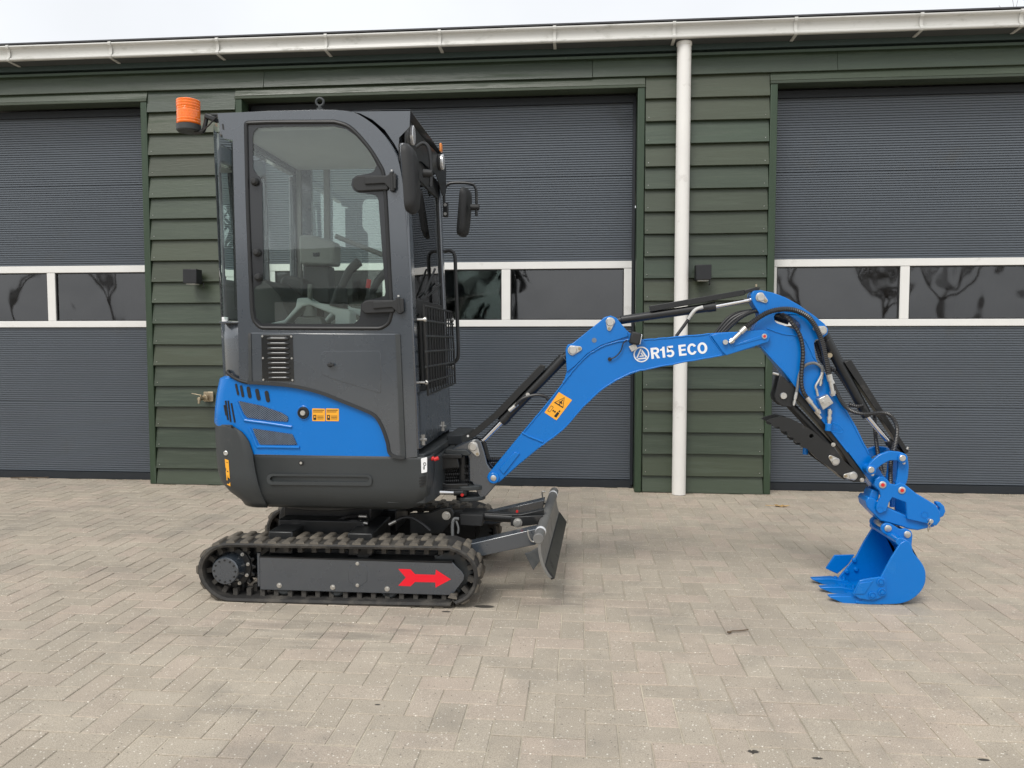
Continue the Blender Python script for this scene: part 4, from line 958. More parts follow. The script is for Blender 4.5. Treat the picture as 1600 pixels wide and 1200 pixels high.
# beacon
q = at(295, 200, 3.60); qb = at(295, 207, 3.60); r = .055; h = (at(295, 157, 3.60).z - at(295, 195, 3.60).z); z0 = at(295, 195, 3.60).z
pr = [(0, 0), (r * .94, 0)]
for k in range(9):
    za = h * k / 9; e = r * (1 if (k < 2 or k > 5) else .98); g_ = .975 if (k < 2 or k > 4) else .995; pr += [(e * g_, za + h * .02), (e, za + h * .045), (e, za + h * .08), (e * g_, za + h * .1)]
pr += [(r * .9, h), (r * .6, h + .006), (0, h + .008)]
b = MB(); b.lathe(pr, (q.x, 3.60, z0), axis='Z', n=40); bc = b.build('warning_beacon', M['orange'], EX, sharp=30)
b = MB(); b.lathe([(0, -.034), (r * .93, -.034), (r * 1.03, -.028), (r * 1.04, -.004), (r * .9, 0), (0, 0)], (q.x, 3.60, z0), axis='Z', n=40); b.build('beacon_base', M['plastic'], bc)
b = MB(); b.tube(spline(P3(((305, 207), (317, 205), (321, 193), (325, 182), (342, 180)), 3.60), 6), .010, 8); b.build('beacon_bracket', M['black'], bc)
b = MB(); b.box(at(331, 185, 3.60), (.055, .05, .022), Matrix.Rotation(R(20), 3, 'Y')); b.build('bracket_plate', M['black'], bc, bevel=.004)
b = MB(); b.tube(spline(P3(((316, 205), (326, 196), (336, 185), (341, 182)), 3.57), 6), .0035, 6); b.build('beacon_cable', M['hose'], bc)
# roof visor, work lights
YV = 3.50
vis = cA((890, 133), (930, 130), (1203, 126), (1200, 210), (1150, 262), (1147, 330), (1125, 290), (1080, 225), (1020, 175), (960, 145))
b = MB(); b.prism(XZ(vis, YV), YV, YV + .006); vo = b.build('roof_visor', M['grey'], EX, bevel=.001)
b = MB(); b.prism(XZ(vis, YV), YCF - .05, YCF - .044); b.build('visor_cheek', M['grey'], vo, bevel=.001)
pa, pb = at(*cA((880, 134))[0], YV), at(*cA((1203, 126))[0], YV); b = MB(); b.grid([[(pa.x, YV, pa.z), (pb.x, YV, pb.z - .004)], [(pa.x, YCF - .044, pa.z), (pb.x, YCF - .044, pb.z - .004)]]); b.build('visor_top', M['black'], vo, solid=.005)
XB = -.770
fp = [(YV + .004, pb.z - .02), (YV + .004, pb.z - .17), (YV + .06, pb.z - .22), (YV + .30, pb.z - .165), (YCF - .25, pb.z - .165), (YCF - .1, pb.z - .25), (YCF - .02, pb.z - .22), (YCF - .015, pb.z - .07), (YCF - .08, pb.z - .045), (YCF - .22, pb.z - .045), (YV + .32, pb.z - .045), (YV + .1, pb.z - .03)]
b = MB(); b.prism(rounded(fp, .015), XB, XB + .005, axis='X')
for v in b.b.verts: v.co.x += -.032 + .042 * (v.co.y - 3.5) / .87
b.build('light_bracket', M['black'], vo, bevel=.001)
def worklight(px, py, Y, hh, amber=None):
    q = at(px, py, Y); b = MB(); rows = []
    o = [(Y + .034 * math.cos(a), q.z + hh * math.sin(a)) for a in [2 * math.pi * k / 24 for k in range(24)]]
    b.prism(o, q.x - .012, q.x + .006, axis='X'); w_ = b.build('work_light', M['lens'], vo, bevel=.004)
    b = MB(); b.prism([(Y + (y - Y) * 1.12, q.z + (z - q.z) * 1.06) for y, z in o], q.x - .05, q.x - .010, axis='X'); b.build('light_housing', M['blackmat'], vo, bevel=.004)
worklight(645.5, 211.5, 3.60, .046); worklight(692, 253.5, 4.17, .042)
q = at(689, 231, 4.12); b = MB(); b.box(q, (.012, .035, .045)); b.build('amber_marker', M['amber'], vo, bevel=.004)
# front: A-pillar returns, window, guard, lower panel
def fpt(f, z):    # f 0..1 across the front; front plane leans back with height
    zt_, zl = 2.05, .72; u = (z - zl) / (zt_ - zl); return Vector((-.742 - .05 * u, YC + .02 + (YCF - .02 - YC - .02) * f, z))
def fprism(poly, x0, x1, name, mat, parent, bevel=.003, holes=()):
    V = []; 
    b = MB(); b.prism(poly, 0, 1, holes=holes, axis='X')
    for v in b.b.verts:
        p = fpt(v.co.y, v.co.z); v.co = p + Vector((x0 if v.co.x < .5 else x1, 0, 0))
    return b.build(name, M[mat], parent, bevel=bevel)
zA, zB, zC, zD, zE = .735, 1.02, 1.372, 1.40, 2.14
ff = fprism([(0, zA), (1, zA), (1, zE), (0, zE)], -.03, 0, 'front_frame', 'blackmat', EX, holes=[[(.09, 1.44), (.09, 2.04), (.93, 2.04), (.93, 1.44)], [(.11, 1.02), (.11, 1.37), (.93, 1.37), (.93, 1.02)]])
fprism([(.09, 1.44), (.93, 1.44), (.93, 2.04), (.09, 2.04)], -.012, -.008, 'front_window', 'glass', EX, 0)
fprism([(.11, 1.02), (.93, 1.02), (.93, 1.37), (.11, 1.37)], -.012, -.008, 'lower_front_window', 'glass', EX, 0)
fprism([(0.02, zA - .0), (.985, zA), (.985, 1.0), (.02, 1.0)], .002, .008, 'lower_front_panel', 'grey', EX, .002)
for zz0, zz1 in ((zA, zE),):
    for f0, f1 in ((-.02, .07), (.955, 1.02)):
        fprism([(f0, zA), (f1, zA), (f1, zE), (f0, zE)], -.02, .008, 'front_pillar', 'grey', EX, .008)
for px, py in ((663, 687), (693.5, 666)):
    q = atX(px, py, -.732); b = MB(); b.box(q, (.008, .018, .05)); bolt(b, q, .008, .012, 'X'); b.build('panel_bolt', M['zinc'], EX)
# wire guard in front of the lower window
gx = -.720; g0 = atX(651, 474, gx); g1 = atX(705, 475, gx); zg0, zg1 = 1.415, 1.0
ya, yb = 3.515, 4.29
gd = MB(); gd.tube(spline([(gx, ya, 1.405), (gx, yb, 1.405), (gx + .012, yb + .005, 1.2), (gx + .02, yb, 1.0), (gx + .012, ya + .03, .985), (gx + .006, ya + .01, 1.2)], 1, closed=True), .0055, 8, closed=True); gdo = gd.build('window_guard', M['black'], EX)
for k in range(5):
    z = 1.335 - k * .072; b = MB(); b.tube([(gx + .006, ya + .005, z), (gx + .010, yb, z)], .005, 8); b.build('guard_bar', M['plastic'], gdo)
for k in range(11):
    y = ya + (yb - ya) * (k + .6) / 11.2; b = MB(); b.tube([(gx, y, 1.405), (gx + .012, y, .99)], .004, 8); b.build('guard_bar', M['black'], gdo)
for y, z in ((ya - .005, 1.34), (ya + .02, 1.045), (yb, 1.36), (yb + .01, 1.09)):
    b = MB(); b.cyl((-.75, y, z), (gx + .015, y, z), .006, n=10); b.cyl((gx + .003, y, z), (gx + .012, y, z), .012, n=16); b.build('guard_bolt', M['zinc'], gdo)
for k in range(9):
    f_ = .17 + .085 * k; b = MB(); b.tube([fpt(f_, 1.03) + Vector((.004, 0, 0)), fpt(f_, 1.37) + Vector((.004, 0, 0))], .0085, 8); b.build('window_bar', M['blackmat'], gdo)
# grab handle (far side)
b = MB(); b.tube(spline(P3(((694, 393), (704, 392), (710.5, 400), (712, 430), (714.5, 500), (716, 550), (713, 563), (702, 570)), 4.37), 6), .0105, 10); b.build('grab_handle', M['black'], EX)
# wiper on the front glass
b = MB(); b.tube([fpt(.3, 1.47) + Vector((.01, 0, 0)), fpt(.62, 1.62) + Vector((.015, 0, 0))], .006, 8); b.tube([fpt(.35, 1.46) + Vector((.012, 0, 0)), fpt(.85, 1.56) + Vector((.012, 0, 0))], .005, 8); b.build('wiper', M['blackmat'], EX)
# mirrors
def mirror(c, size, rz, tilt, armpts, Ya, knob, base):
    Rm = Matrix.Rotation(rz, 3, 'Z') @ Matrix.Rotation(tilt, 3, 'Y')
    b = MB(); th, w_, h_ = size; rows = []
    o = rounded([(-w_ / 2, -h_ / 2), (w_ / 2, -h_ / 2), (w_ / 2, h_ / 2), (-w_ / 2, h_ / 2)], .045, 6)
    for x, sc in ((-th / 2, .97), (-th * .3, 1), (0, .98), (th * .3, .88), (th / 2, .6)): rows.append([tuple(Rm @ Vector((x, a * sc, d * sc)) + c) for a, d in o])
    b.grid(rows, closed=True); b.faces(rows[-1], [tuple(range(len(o)))]); mo = b.build('wing_mirror', M['blackmat'], EX, sharp=60)
    b = MB(); b.faces([tuple(Rm @ Vector((-th / 2 - .0002, a * .95, d * .95)) + c) for a, d in o], [tuple(range(len(o)))]); b.build('mirror_glass', M['mirror'], mo)
    b = MB(); b.tube(spline(P3(armpts, Ya), 6), .0085, 10); b.build('mirror_arm', M['black'], mo)
    k0, k1 = [at(*p, Ya) for p in knob]; b = MB(); b.cyl(k0, k1, .019, .017, n=20); b.build('mirror_joint', M['blackmat'], mo, bevel=.003)
    b = MB(); q = at(*base, Ya); b.box(q, (.03, .03, .085)); mb_ = b.build('mirror_bracket', M['black'], mo, bevel=.004)
    for dz in (-.026, .026):
        b = MB(); b.cyl(q + Vector((0, -.014, dz)), q + Vector((0, -.022, dz)), .009, n=14); b.build('bracket_bolt', M['zinc'], mo)
mirror(at(643.5, 280, 3.37), (.05, .14, .30), R(-2), R(-3), ((651, 230), (660, 224), (668, 228), (672, 242), (673.5, 270), (673, 292)), 3.42, ((661, 271), (676, 271)), (648, 262))
mirror(at(727, 332, 4.50), (.045, .14, .285), R(-10), R(5), ((694, 325), (694, 300), (698, 290), (708, 286), (735, 287), (743, 294), (744.5, 310), (744.5, 338)), 4.46, ((735, 324), (749, 324)), (696.5, 328))
# ---- interior ------------------------------------------------------
Ys = 3.92
sc1 = [(395, 535), (395, 445), (401, 436), (412, 437), (425, 445), (440, 462), (452, 490), (458, 515), (470, 535)]
b = MB(); b.prism(rounded(XZ(sc1, 3.72), .02), Ys - .22, Ys + .22); se = b.build('operator_seat', M['seat'], EX, bevel=.03, seg=3)
b = MB(); q = at(455, 523, Ys); b.box((q.x, Ys, q.z), (.42, .44, .10)); b.build('seat_cushion', M['seat'], se, bevel=.03, seg=3)
con = cI((110, 975), (300, 975), (480, 790), (560, 775), (820, 885), (820, 1010), (985, 1010), (985, 850), (960, 825), (900, 815), (720, 765), (600, 745), (525, 700), (425, 705), (410, 795), (290, 935))
for yy, s in ((3.60, 1), (4.14, -1)):
    b = MB(); b.prism(XZ(con, 3.60), yy, yy + .10); co = b.build('arm_console', M['console'], EX, bevel=.008)
    b = MB(); b.prism(XZ(cI((380, 975), (400, 900), (640, 895), (680, 975), (690, 1040), (380, 1040)), 3.585), yy + .005, yy + .085); b.build('console_pod', M['intgrey'], co, bevel=.008)
    jp = P3(cI((860, 800), (870, 740), (880, 660), (890, 590), (920, 530), (970, 430), (1040, 355), (1080, 320)), 3.64)
    for p in jp: p.y += yy - 3.60
    b = MB(); radii = (.05, .042, .034, .026, .022, .022, .025, .024)
    for i in range(3):
        for u in range(3):
            p0 = jp[i].lerp(jp[i + 1], u / 3); p1 = jp[i].lerp(jp[i + 1], (u + 1) / 3); r0 = radii[i] + (radii[i + 1] - radii[i]) * u / 3; b.cyl(p0, p1, r0, r0 * .84, n=20)
    b.build('joystick_boot', M['joy'], co)
    b = MB(); sp_ = spline(jp[3:], 5)
    n = len(sp_); rows = []
    for i, p in enumerate(sp_):
        t = (sp_[min(i + 1, n - 1)] - sp_[max(i - 1, 0)]).normalized(); a = Vector((0, 1, 0)); c_ = t.cross(a); f = i / (n - 1); rr = .017 + .008 * f - (.012 if i == n - 1 else 0)
        rows.append([tuple(p + a * rr * math.cos(w_) + c_ * rr * math.sin(w_)) for w_ in [2 * math.pi * k / 14 for k in range(14)]])
    b.grid(rows, closed=True); b.faces(rows[-1], [tuple(range(14))]); b.build('joystick_grip', M['joy'], co, sharp=60)
b = MB(); q0, q1 = P3(cI((562, 770), (562, 560)), 3.63); b.cyl(q0, q1, .0125, .011, n=16); b.cyl(q0 - Vector((0, 0, .06)), q0, .035, .018, n=20); b.build('blade_lever', M['intgrey'], EX, bevel=.003)
b = MB(); b.prism(rounded(XZ(cI((470, 60), (600, 55), (760, 100), (840, 130), (840, 370), (480, 360)), 4.12), .02), 4.08, 4.2); mo = b.build('monitor_pod', M['intgrey'], EX, bevel=.012)
b = MB(); b.prism(XZ(cI((590, 232), (660, 232), (660, 272), (598, 272)), 4.08), 4.0785, 4.081); b.build('display', M['screen'], mo)
b = MB(); b.prism(XZ(cI((475, 360), (750, 365), (760, 760), (480, 760)), 4.12), 4.13, 4.24); b.build('dash_column', M['seat'], mo, bevel=.01)
b = MB(); b.tube(P3(cI((830, 60), (1000, 130), (1330, 255)), 4.2), .013, 10); b.build('wiper_arm', M['intgrey'], EX)
b = MB(); q = P3(cI((1160, 690), (1165, 600), (1178, 510)), 3.85); b.tube([q[0] - Vector((0, 0, .05)), q[0], q[1]], .006, 8); lv_ = b.build('lock_lever', M['seat'], EX); b = MB(); b.tube([q[1], q[2]], .0115, 10); b.build('lever_grip', M['redpaint'], lv_)
b = MB(); b.box((-1.17, 3.91, .74), (.80, .80, .04)); b.build('cab_floor', M['seat'], EX)
b = MB(); b.box((-1.50, 3.91, .98), (.30, .80, .48)); b.build('engine_bulkhead', M['seat'], EX)
b = MB(); b.prism(rounded(XZ(cI((295, 540), (330, 490), (420, 485), (500, 500), (540, 560), (530, 700), (400, 700), (300, 600)), 4.1), .02), 4.02, 4.2); b.build('seat_armrest', M['seat'], EX, bevel=.02)

# ---- swing bracket and king post -----------------------------------
YB = 3.845                                   # centre plane of the digging arm
YBN = YB - .06                               # near face of boom
sup = cK((185, 490), (240, 445), (460, 465), (480, 560), (350, 568), (300, 590), (275, 640), (300, 690), (350, 715), (560, 712), (560, 770), (440, 775), (250, 770), (180, 770))
MB().prism(XZ(sup, YB - .09), YB + .06, YB + .09).build('swing_support', M['black'], EX, bevel=.004)
sw = MB().prism(XZ(sup, YB - .09), YB - .09, YB - .06).build('swing_support', M['black'], EX, bevel=.004)
x0, x1 = at(665, 760, YB - .05).x, at(733, 760, YB - .05).x
b = MB(); b.box(((x0 + x1) / 2 - .03, YB, at(690, 712, YB - .08).z), (x1 - x0, .2, .02)); b.build('support_cap', M['black'], sw, bevel=.003)
b = MB(); b.box(((x0 + x1) / 2 - .02, YB, at(690, 766, YB - .08).z), (x1 - x0, .2, .022)); b.build('support_foot', M['black'], sw, bevel=.003)
for k in range(5):
    ps = P3(cK((200, 560 + 34 * k), (380, 560 + 32 * k), (580, 545 + 34 * k)), YB - .02 + .012 * (k % 2)); b = MB(); b.tube(spline(ps, 10), .0105, 8, rib=.010); b.build('boom_hose', M['hose'], EX)
post = cK((590, 296), (615, 286), (650, 285), (685, 310), (715, 400), (745, 520), (770, 560), (815, 600), (850, 655), (830, 725), (740, 830), (680, 860), (600, 700), (575, 690), (570, 480), (550, 420), (420, 430), (410, 372))
MB().prism(XZ(post, YB - .055), YB + .035, YB + .055).build('king_post', M['grey'], EX, bevel=.005)
kp = MB().prism(XZ(post, YB - .055), YB - .055, YB - .035).build('king_post', M['grey'], EX, bevel=.005)
b = MB(); b.prism(XZ(cK((560, 470), (600, 470), (610, 700), (565, 700)), YB - .05), YB - .036, YB + .036); b.build('post_web', M['grey'], kp, bevel=.004)
b = MB(); q = P3(cK((345, 410), (560, 410)), YB - .06); b.prism(rounded(XZ(cK((340, 382), (545, 390), (590, 430), (560, 445), (420, 435), (340, 428)), YB - .075), .008), YB - .075, YB + .075); b.build('upper_yoke', M['plastic'], kp, bevel=.006)
b = MB(); q = at(*cK((510, 500))[0], YB); b.cyl((q.x, YB, at(720, 770, YB).z), (q.x, YB, at(720, 702, YB).z), .032, n=28); b.build('swing_pin', M['black'], kp)
cq = at(738, 762, YB); rr = .085
def half_disc(z0, z1, name, mat):
    o = [(cq.x - .035 + (rr + .02) * math.cos(a) if math.cos(a) > 0 else cq.x - .035 + .045 * math.cos(a), YB - .015 + rr * math.sin(a)) for a in [2 * math.pi * k / 36 for k in range(36)]]
    b = MB(); b.prism(o, z0, z1, axis='Z'); return b.build(name, M[mat], kp, bevel=.004)
zz = at(725, 766, YB - .08).z
half_disc(zz, zz + .022, 'lower_yoke', 'plastic'); half_disc(zz - .055, zz - .035, 'lower_yoke', 'plastic')
b = MB(); q = at(722, 769, YB - .09); b.cyl(q + Vector((.005, .01, -.018)), q + Vector((.005, .01, .014)), .02, n=20); b.build('swing_eye', M['black'], kp, bevel=.003)
b = MB(); q = at(722, 773.5, YB - .112); b.cyl(q, q + Vector((0, .01, 0)), .008, n=14); b.build('grease_cap', M['redpaint'], kp)
q0, q1 = at(662, 768, 3.60), at(709, 770, 3.74); b = MB(); b.cyl(q0 - Vector((.08, 0, 0)), q1, .0115, n=18); b.build('swing_cylinder_rod', M['chrome'], EX)
b = MB(); b.cyl(q1, q1 + Vector((.045, .01, 0)), .015, n=18); b.build('rod_end', M['black'], EX)
# house nose in front of the cab floor
nose = [(YH + .11, .0), (YB + .16, .0), (YB + .16, 1), (YH + .11, 1)]
x0 = at(668, 745, YH).x; zl, zh = at(660, 790, 3.55).z, at(660, 716, 3.55).z
b = MB(); b.prism([(x0 - .2, YH + .02), (x0 - .02, YH + .03), (x0 + .01, YH + .12), (x0 + .02, YB - .09), (x0 + .02, YB + .12), (x0 + .0, YHF - .1), (x0 - .05, YHF - .03), (x0 - .2, YHF - .02)], zl + .02, zh - .005, axis='Z'); b.build('house_nose', M['plastic'], EX, bevel=.006)
b = MB(); b.prism([(-.78, YC + .01), (-.715, YC + .03), (-.695, YC + .2), (-.685, YCF - .05), (-.70, YCF), (-.78, YCF)], zh - .004, zh + .03, axis='Z'); b.build('cab_step', M['plastic'], EX, bevel=.006)
b = MB(); b.prism([(-.70, 4.0), (-.62, 4.02), (-.60, YCF - .02), (-.70, YCF)], zh + .0, zh + .055, axis='Z'); b.build('step_edge', M['plastic'], EX, bevel=.006)
for dx in (0, .02):
    b = MB(); q = at(672, 718, YH + .05); b.cyl((q.x + dx, q.y, q.z), (q.x + dx + .02, q.y, q.z + .008), .009, n=12); b.build('drain_plug', M['redpaint'], EX)
# ---- pins and cylinders ---------------------------------------------
def pin(px, py, y, r, parent, mat='zinc', flag=None, cap=None, out=.012):
    q = at(px, py, y); b = MB(); b.lathe([(0, -out), (r * .86, -out), (r, -out * .75), (r, .004), (0, .004)], (q.x, y, q.z), n=28); b.build('pivot_pin', M[mat], parent)
    if cap: b = MB(); b.lathe([(0, -out - .002), (r * .5, -out - .002), (r * .55, -out + .001), (0, -out + .001)], (q.x, y, q.z), n=18); b.build('grease_cap', M['redpaint'], parent)
    if flag:
        w = at(*flag, y); d = (w - q); a = math.atan2(d.z, d.x); pts = [(q.x + r * 1.25 * math.cos(a + t), q.z + r * 1.25 * math.sin(a + t)) for t in [math.pi * .55 + math.pi * .9 * k / 10 for k in range(11)]] + [(w.x + r * .6 * math.cos(a + t), w.z + r * .6 * math.sin(a + t)) for t in [-math.pi * .45 + math.pi * .9 * k / 8 for k in range(9)]]
        b = MB(); b.prism(pts, y - out * .55, y + .001); b.build('pin_keeper', M['zinc'], parent, bevel=.0015)
        b = MB(); bolt(b, (w.x, y - out * .5, w.z), .005, .008); b.build('keeper_bolt', M['brass'], parent)
    b = MB(); b.cyl((q.x, y, q.z), (q.x, 2 * YB - y, q.z), r * .9, n=20); b.build('pin_shaft', M['zinc'], parent)
def ram(name, a, b_, c, d, rb, rr, Y, gland=.012):
    A, B, C, D = (at(*p, Y) for p in (a, b_, c, d)); ax = (B - A).normalized()
    m_ = MB(); m_.cyl(A, B, rb, n=28); o = m_.build(name, M['black'], EX, bevel=.003)
    m_ = MB(); m_.cyl(B - ax * .004 if (C - B).dot(ax) > 0 else A + ax * .004, C, rr, n=20); m_.build('piston_rod', M['chrome'], o)
    return o
pin(739.5, 698, YB - .055, .021, kp, flag=(746, 709))
# ---- boom ------------------------------------------------------------
boom_px = cD((328, 828), (400, 740), (470, 655), (560, 548), (640, 450), (655, 400), (650, 310), (658, 290), (680, 283), (740, 235), (790, 195), (812, 175), (838, 168), (862, 178), (880, 200), (905, 230), (940, 260), (975, 268), (1090, 258), (1280, 240), (1330, 237), (1440, 234), (1440, 300), (1310, 335), (1140, 365), (1040, 382), (960, 400), (880, 430), (800, 480), (720, 555), (640, 645), (540, 720), (455, 790), (375, 862), (350, 870), (328, 858), (322, 843))
b = MB(); b.prism(XZ(boom_px, YBN), YBN, YB + .06); boom = b.build('boom', M['blue'], EX, bevel=.004); boom['label'] = 'blue boom lettered R15 ECO'
for y in (YBN - .006, YB + .06 + .006):        # end fork
    f = cD((1255, 250), (1285, 242), (1470, 228), (1492, 235), (1503, 255), (1495, 278), (1320, 334), (1305, 322))
    b = MB(); b.prism(XZ(f, YBN - .006), y - .004, y + .006); b.build('boom_fork', M['blue'], boom, bevel=.003)
b = MB(); b.prism(XZ(cD((1350, 290), (1468, 250), (1480, 262), (1352, 297)), YBN - .012), YBN - .013, YBN - .008); b.build('fork_rib', M['blue'], boom, bevel=.002)
# foot boss and ribs
q = at(771, 747, YBN - .012); b = MB(); b.cyl((q.x, YBN - .016, q.z), (q.x, YB + .076, q.z), .0285, n=32); b.build('foot_boss', M['blue'], boom, bevel=.004)
b = MB(); b.prism(XZ(cD((372, 805), (438, 736), (460, 742), (392, 830)), YBN), YBN - .007, YBN + .001); b.build('foot_rib', M['blue'], boom, bevel=.003)
pin(771, 747, YBN - .016, .0145, boom, mat='zinc', out=.004)
def weld(pts, r=.005, Y=YBN, par=None, nm='weld_bead'):
    ps = spline(P3(pts, Y), 8); ps = [p + Vector((random.gauss(0, .0006), 0, random.gauss(0, .0008))) for p in ps]; b = MB(); b.tube(ps, r, 8); b.build(nm, M['blue'], par or boom, sharp=60)
weld(cD((468, 657), (500, 672), (555, 695)), .006); weld(cD((640, 448), (690, 385), (740, 335), (800, 298), (860, 278), (915, 270)), .006)
weld(cD((1250, 252), (1275, 285), (1310, 332)), .004); weld(cD((540, 716), (640, 640), (720, 551), (800, 476), (880, 427), (960, 397), (1140, 362), (1300, 334)), .0045); weld(cD((975, 270), (1090, 260), (1250, 245)), .004); weld(cD((475, 655), (560, 552), (640, 452)), .004)
# top plates at cylinder brackets
for y0, y1 in ((YBN - .008, YBN + .001), (YB + .059, YB + .068)):
    b = MB(); b.prism(XZ(cD((655, 405), (650, 310), (658, 290), (680, 283), (740, 235), (790, 195), (812, 175), (838, 168), (862, 178), (880, 200), (905, 230), (912, 255), (860, 272), (800, 292), (740, 328), (690, 378)), YBN - .008), y0, y1); b.build('bracket_plate', M['blue'], boom, bevel=.003)
pin(*cD((680, 313))[0], YBN - .008, .020, boom, flag=cD((708, 306))[0]); pin(*cD((836, 196))[0], YBN - .008, .019, boom, flag=cD((832, 222))[0])
q = at(*cD((769, 271))[0], YBN); b = MB(); b.cyl((q.x, YBN - .0095, q.z), (q.x, YBN - .006, q.z), .012, n=20); b.build('bracket_hole', M['mesh'], boom)
# work light on the boom with cable
q = at(*cD((940, 263))[0], YBN - .03); rt = Matrix.Rotation(R(12), 3, 'Y')
b = MB(); b.box(q, (.05, .06, .06), rt); wl = b.build('boom_light', M['blackmat'], boom, bevel=.008); b = MB(); b.box(q + rt @ Vector((.026, 0, 0)), (.006, .05, .05), rt); b.build('light_lens', M['lens'], boom, bevel=.003)
b = MB(); b.box(q + Vector((-.008, .015, -.045)), (.035, .012, .03), Matrix.Rotation(R(-30), 3, 'Y')); b.build('light_bracket', M['zinc'], boom, bevel=.002)
b = MB(); b.tube(spline(P3(cD((905, 270), (890, 285), (880, 315), (860, 338), (836, 350)), YBN - .012), 7), .003, 8); b.build('light_cable', M['hose'], boom)
q = at(*cD((834, 350))[0], YBN); b = MB(); b.cyl((q.x, YBN - .008, q.z), (q.x, YBN, q.z), .010, n=16); b.build('grommet', M['blackmat'], boom)
# warning sticker
YS_ = YBN - .0004
st = sticker(cD((622, 487), (677, 520), (612, 605), (562, 572)), YS_, 'yellow', boom)
def loc(u, v):      # sticker coordinates: u across, v down
    a, b2, c2, d2 = (Vector(p) for p in ((622, 487), (677, 520), (612, 605), (562, 572))); p = a.lerp(b2, u).lerp(d2.lerp(c2, u), v); return cD((p.x, p.y))[0]
tri = lambda s: [loc(.5, .26 - .2 * s), loc(.5 + .36 * s, .26 + .2 * s), loc(.5 - .36 * s, .26 + .2 * s)]
b = MB(); b.prism(XZ(tri(1), YS_ - .0012), YS_ - .0018, YS_ - .0012, holes=[XZ(tri(.78), YS_ - .0012)]); b.build('printed_mark', M['ink'], boom)
marks([[loc(.47, .18), loc(.53, .18), loc(.53, .42), loc(.47, .42)], [loc(.36, .32), loc(.5, .26), loc(.52, .30), loc(.38, .37)], [loc(.64, .32), loc(.5, .26), loc(.48, .30), loc(.62, .37)],
       [loc(.10, .62), loc(.3, .62), loc(.3, .64), loc(.10, .64)], [loc(.10, .86), loc(.3, .86), loc(.3, .88), loc(.10, .88)], [loc(.10, .62), loc(.125, .62), loc(.125, .88), loc(.10, .88)], [loc(.275, .62), loc(.3, .62), loc(.3, .88), loc(.275, .88)],
       [loc(.37, .73), loc(.62, .73), loc(.62, .77), loc(.37, .77)], [loc(.37, .75), loc(.44, .69), loc(.44, .81)], [loc(.62, .75), loc(.55, .69), loc(.55, .81)],
       [loc(.70, .70), loc(.86, .70), loc(.88, .92), loc(.68, .92)], [loc(.74, .60), loc(.83, .60), loc(.83, .68), loc(.74, .68)]], YS_ - .0012, boom)
# lettering: R15 ECO and the round emblem
def text(body, p0, p1, cap, Y, mat, parent, name='lettering', bold=.0, stretch=None):
    cu = bpy.data.curves.new('t', 'FONT'); cu.body = body; cu.size = 1; cu.offset = bold; cu.extrude = 0
    to = bpy.data.objects.new('t', cu); COL.objects.link(to); bpy.context.view_layer.update()
    me = bpy.data.meshes.new_from_object(to.evaluated_get(bpy.context.evaluated_depsgraph_get())); bpy.data.objects.remove(to)
    xs = [v.co.x for v in me.vertices]; ys = [v.co.y for v in me.vertices]; w, h = max(xs) - min(xs), max(ys) - min(ys)
    A, B = Vector((p0[0], p0[1])), Vector((p1[0], p1[1])); ux = (B - A); L_ = ux.length; ux.normalize(); uy = Vector((-ux.y, ux.x))
    for v in me.vertices:
        q = A + ux * ((v.co.x - min(xs)) / w * L_) + uy * ((v.co.y - min(ys)) / h * cap); v.co = (q.x, Y, q.y)
    me.materials.append(M[mat]); o = bpy.data.objects.new(name, me); COL.objects.link(o); attach(o, parent); return o
tl = XZ(cD((1008, 349), (1246, 324)), YBN); 
def arc(cx, cy, rx, ry, a0, a1, n=14): return [(cx + rx * math.cos(R(a0 + (a1 - a0) * k / n)), cy + ry * math.sin(R(a0 + (a1 - a0) * k / n))) for k in range(n + 1)]
GLYPH = {'R': (.74, [(0, 0), (0, 1)] + arc(.42, .705, .30, .295, 90, -72) + [(.74, 0), (.49, 0), (.31, .39), (.215, .39), (.215, 0)], [[(.215, .57)] + arc(.40, .695, .125, .125, -90, 90) + [(.215, .82)]]),
 '1': (.46, [(.17, 0), (.17, .66), (0, .66), (0, .80)] + arc(.02, 1.0, .2, .2, -90, -5, 6) + [(.39, 1), (.39, 0)], []),
 '5': (.70, [(.10, 1), (.60, 1), (.60, .82), (.26, .82), (.235, .645)] + arc(.315, .325, .345, .345, 105, -155) + arc(.315, .325, .145, .165, -145, 138) + [(.03, .45)], []),
 ' ': (.24, None, None),
 'E': (.68, [(0, 0), (0, 1), (.62, 1), (.62, .82), (.215, .82), (.215, .60), (.58, .60), (.58, .43), (.215, .43), (.215, .18), (.63, .18), (.63, 0)], []),
 'C': (.80, arc(.40, .5, .40, .515, 28, 332, 26) + arc(.40, .5, .19, .325, 325, 35, 22), []),
 'O': (.84, arc(.41, .5, .41, .515, 0, 350, 35), [arc(.41, .5, .195, .325, 0, 350, 35)])}
def lettering(body, A, B, cap, Y, mat, parent):
    A, B = Vector(A), Vector(B); ux = (B - A); L_ = ux.length; ux.normalize(); uy = Vector((-ux.y, ux.x)); tot = sum(GLYPH[c][0] + .055 for c in body); k = L_ / tot; x = 0
    for c in body:
        w_, o, hs_ = GLYPH[c]
        if o:
            f = lambda pts: [tuple(A + ux * ((x + px_) * k) + uy * (py_ * cap)) for px_, py_ in pts]
            MB().prism(f(o), Y, Y + .001, holes=[f(h) for h in hs_]).build('letter', M[mat], parent, sharp=20)
        x += w_ + .055
lettering('R15 ECO', tl[0], tl[1], 17.0 / 315, YBN - .0012, 'white', boom)
q = at(*cD((966, 330))[0], YBN); er = .0385
ring = lambda r: circ(q.x, q.z, r, 40)
a0 = R(6)
def tr(pts): return [(q.x + er * (x * math.cos(a0) - y * math.sin(a0)), q.z + er * (x * math.sin(a0) + y * math.cos(a0))) for x, y in pts]
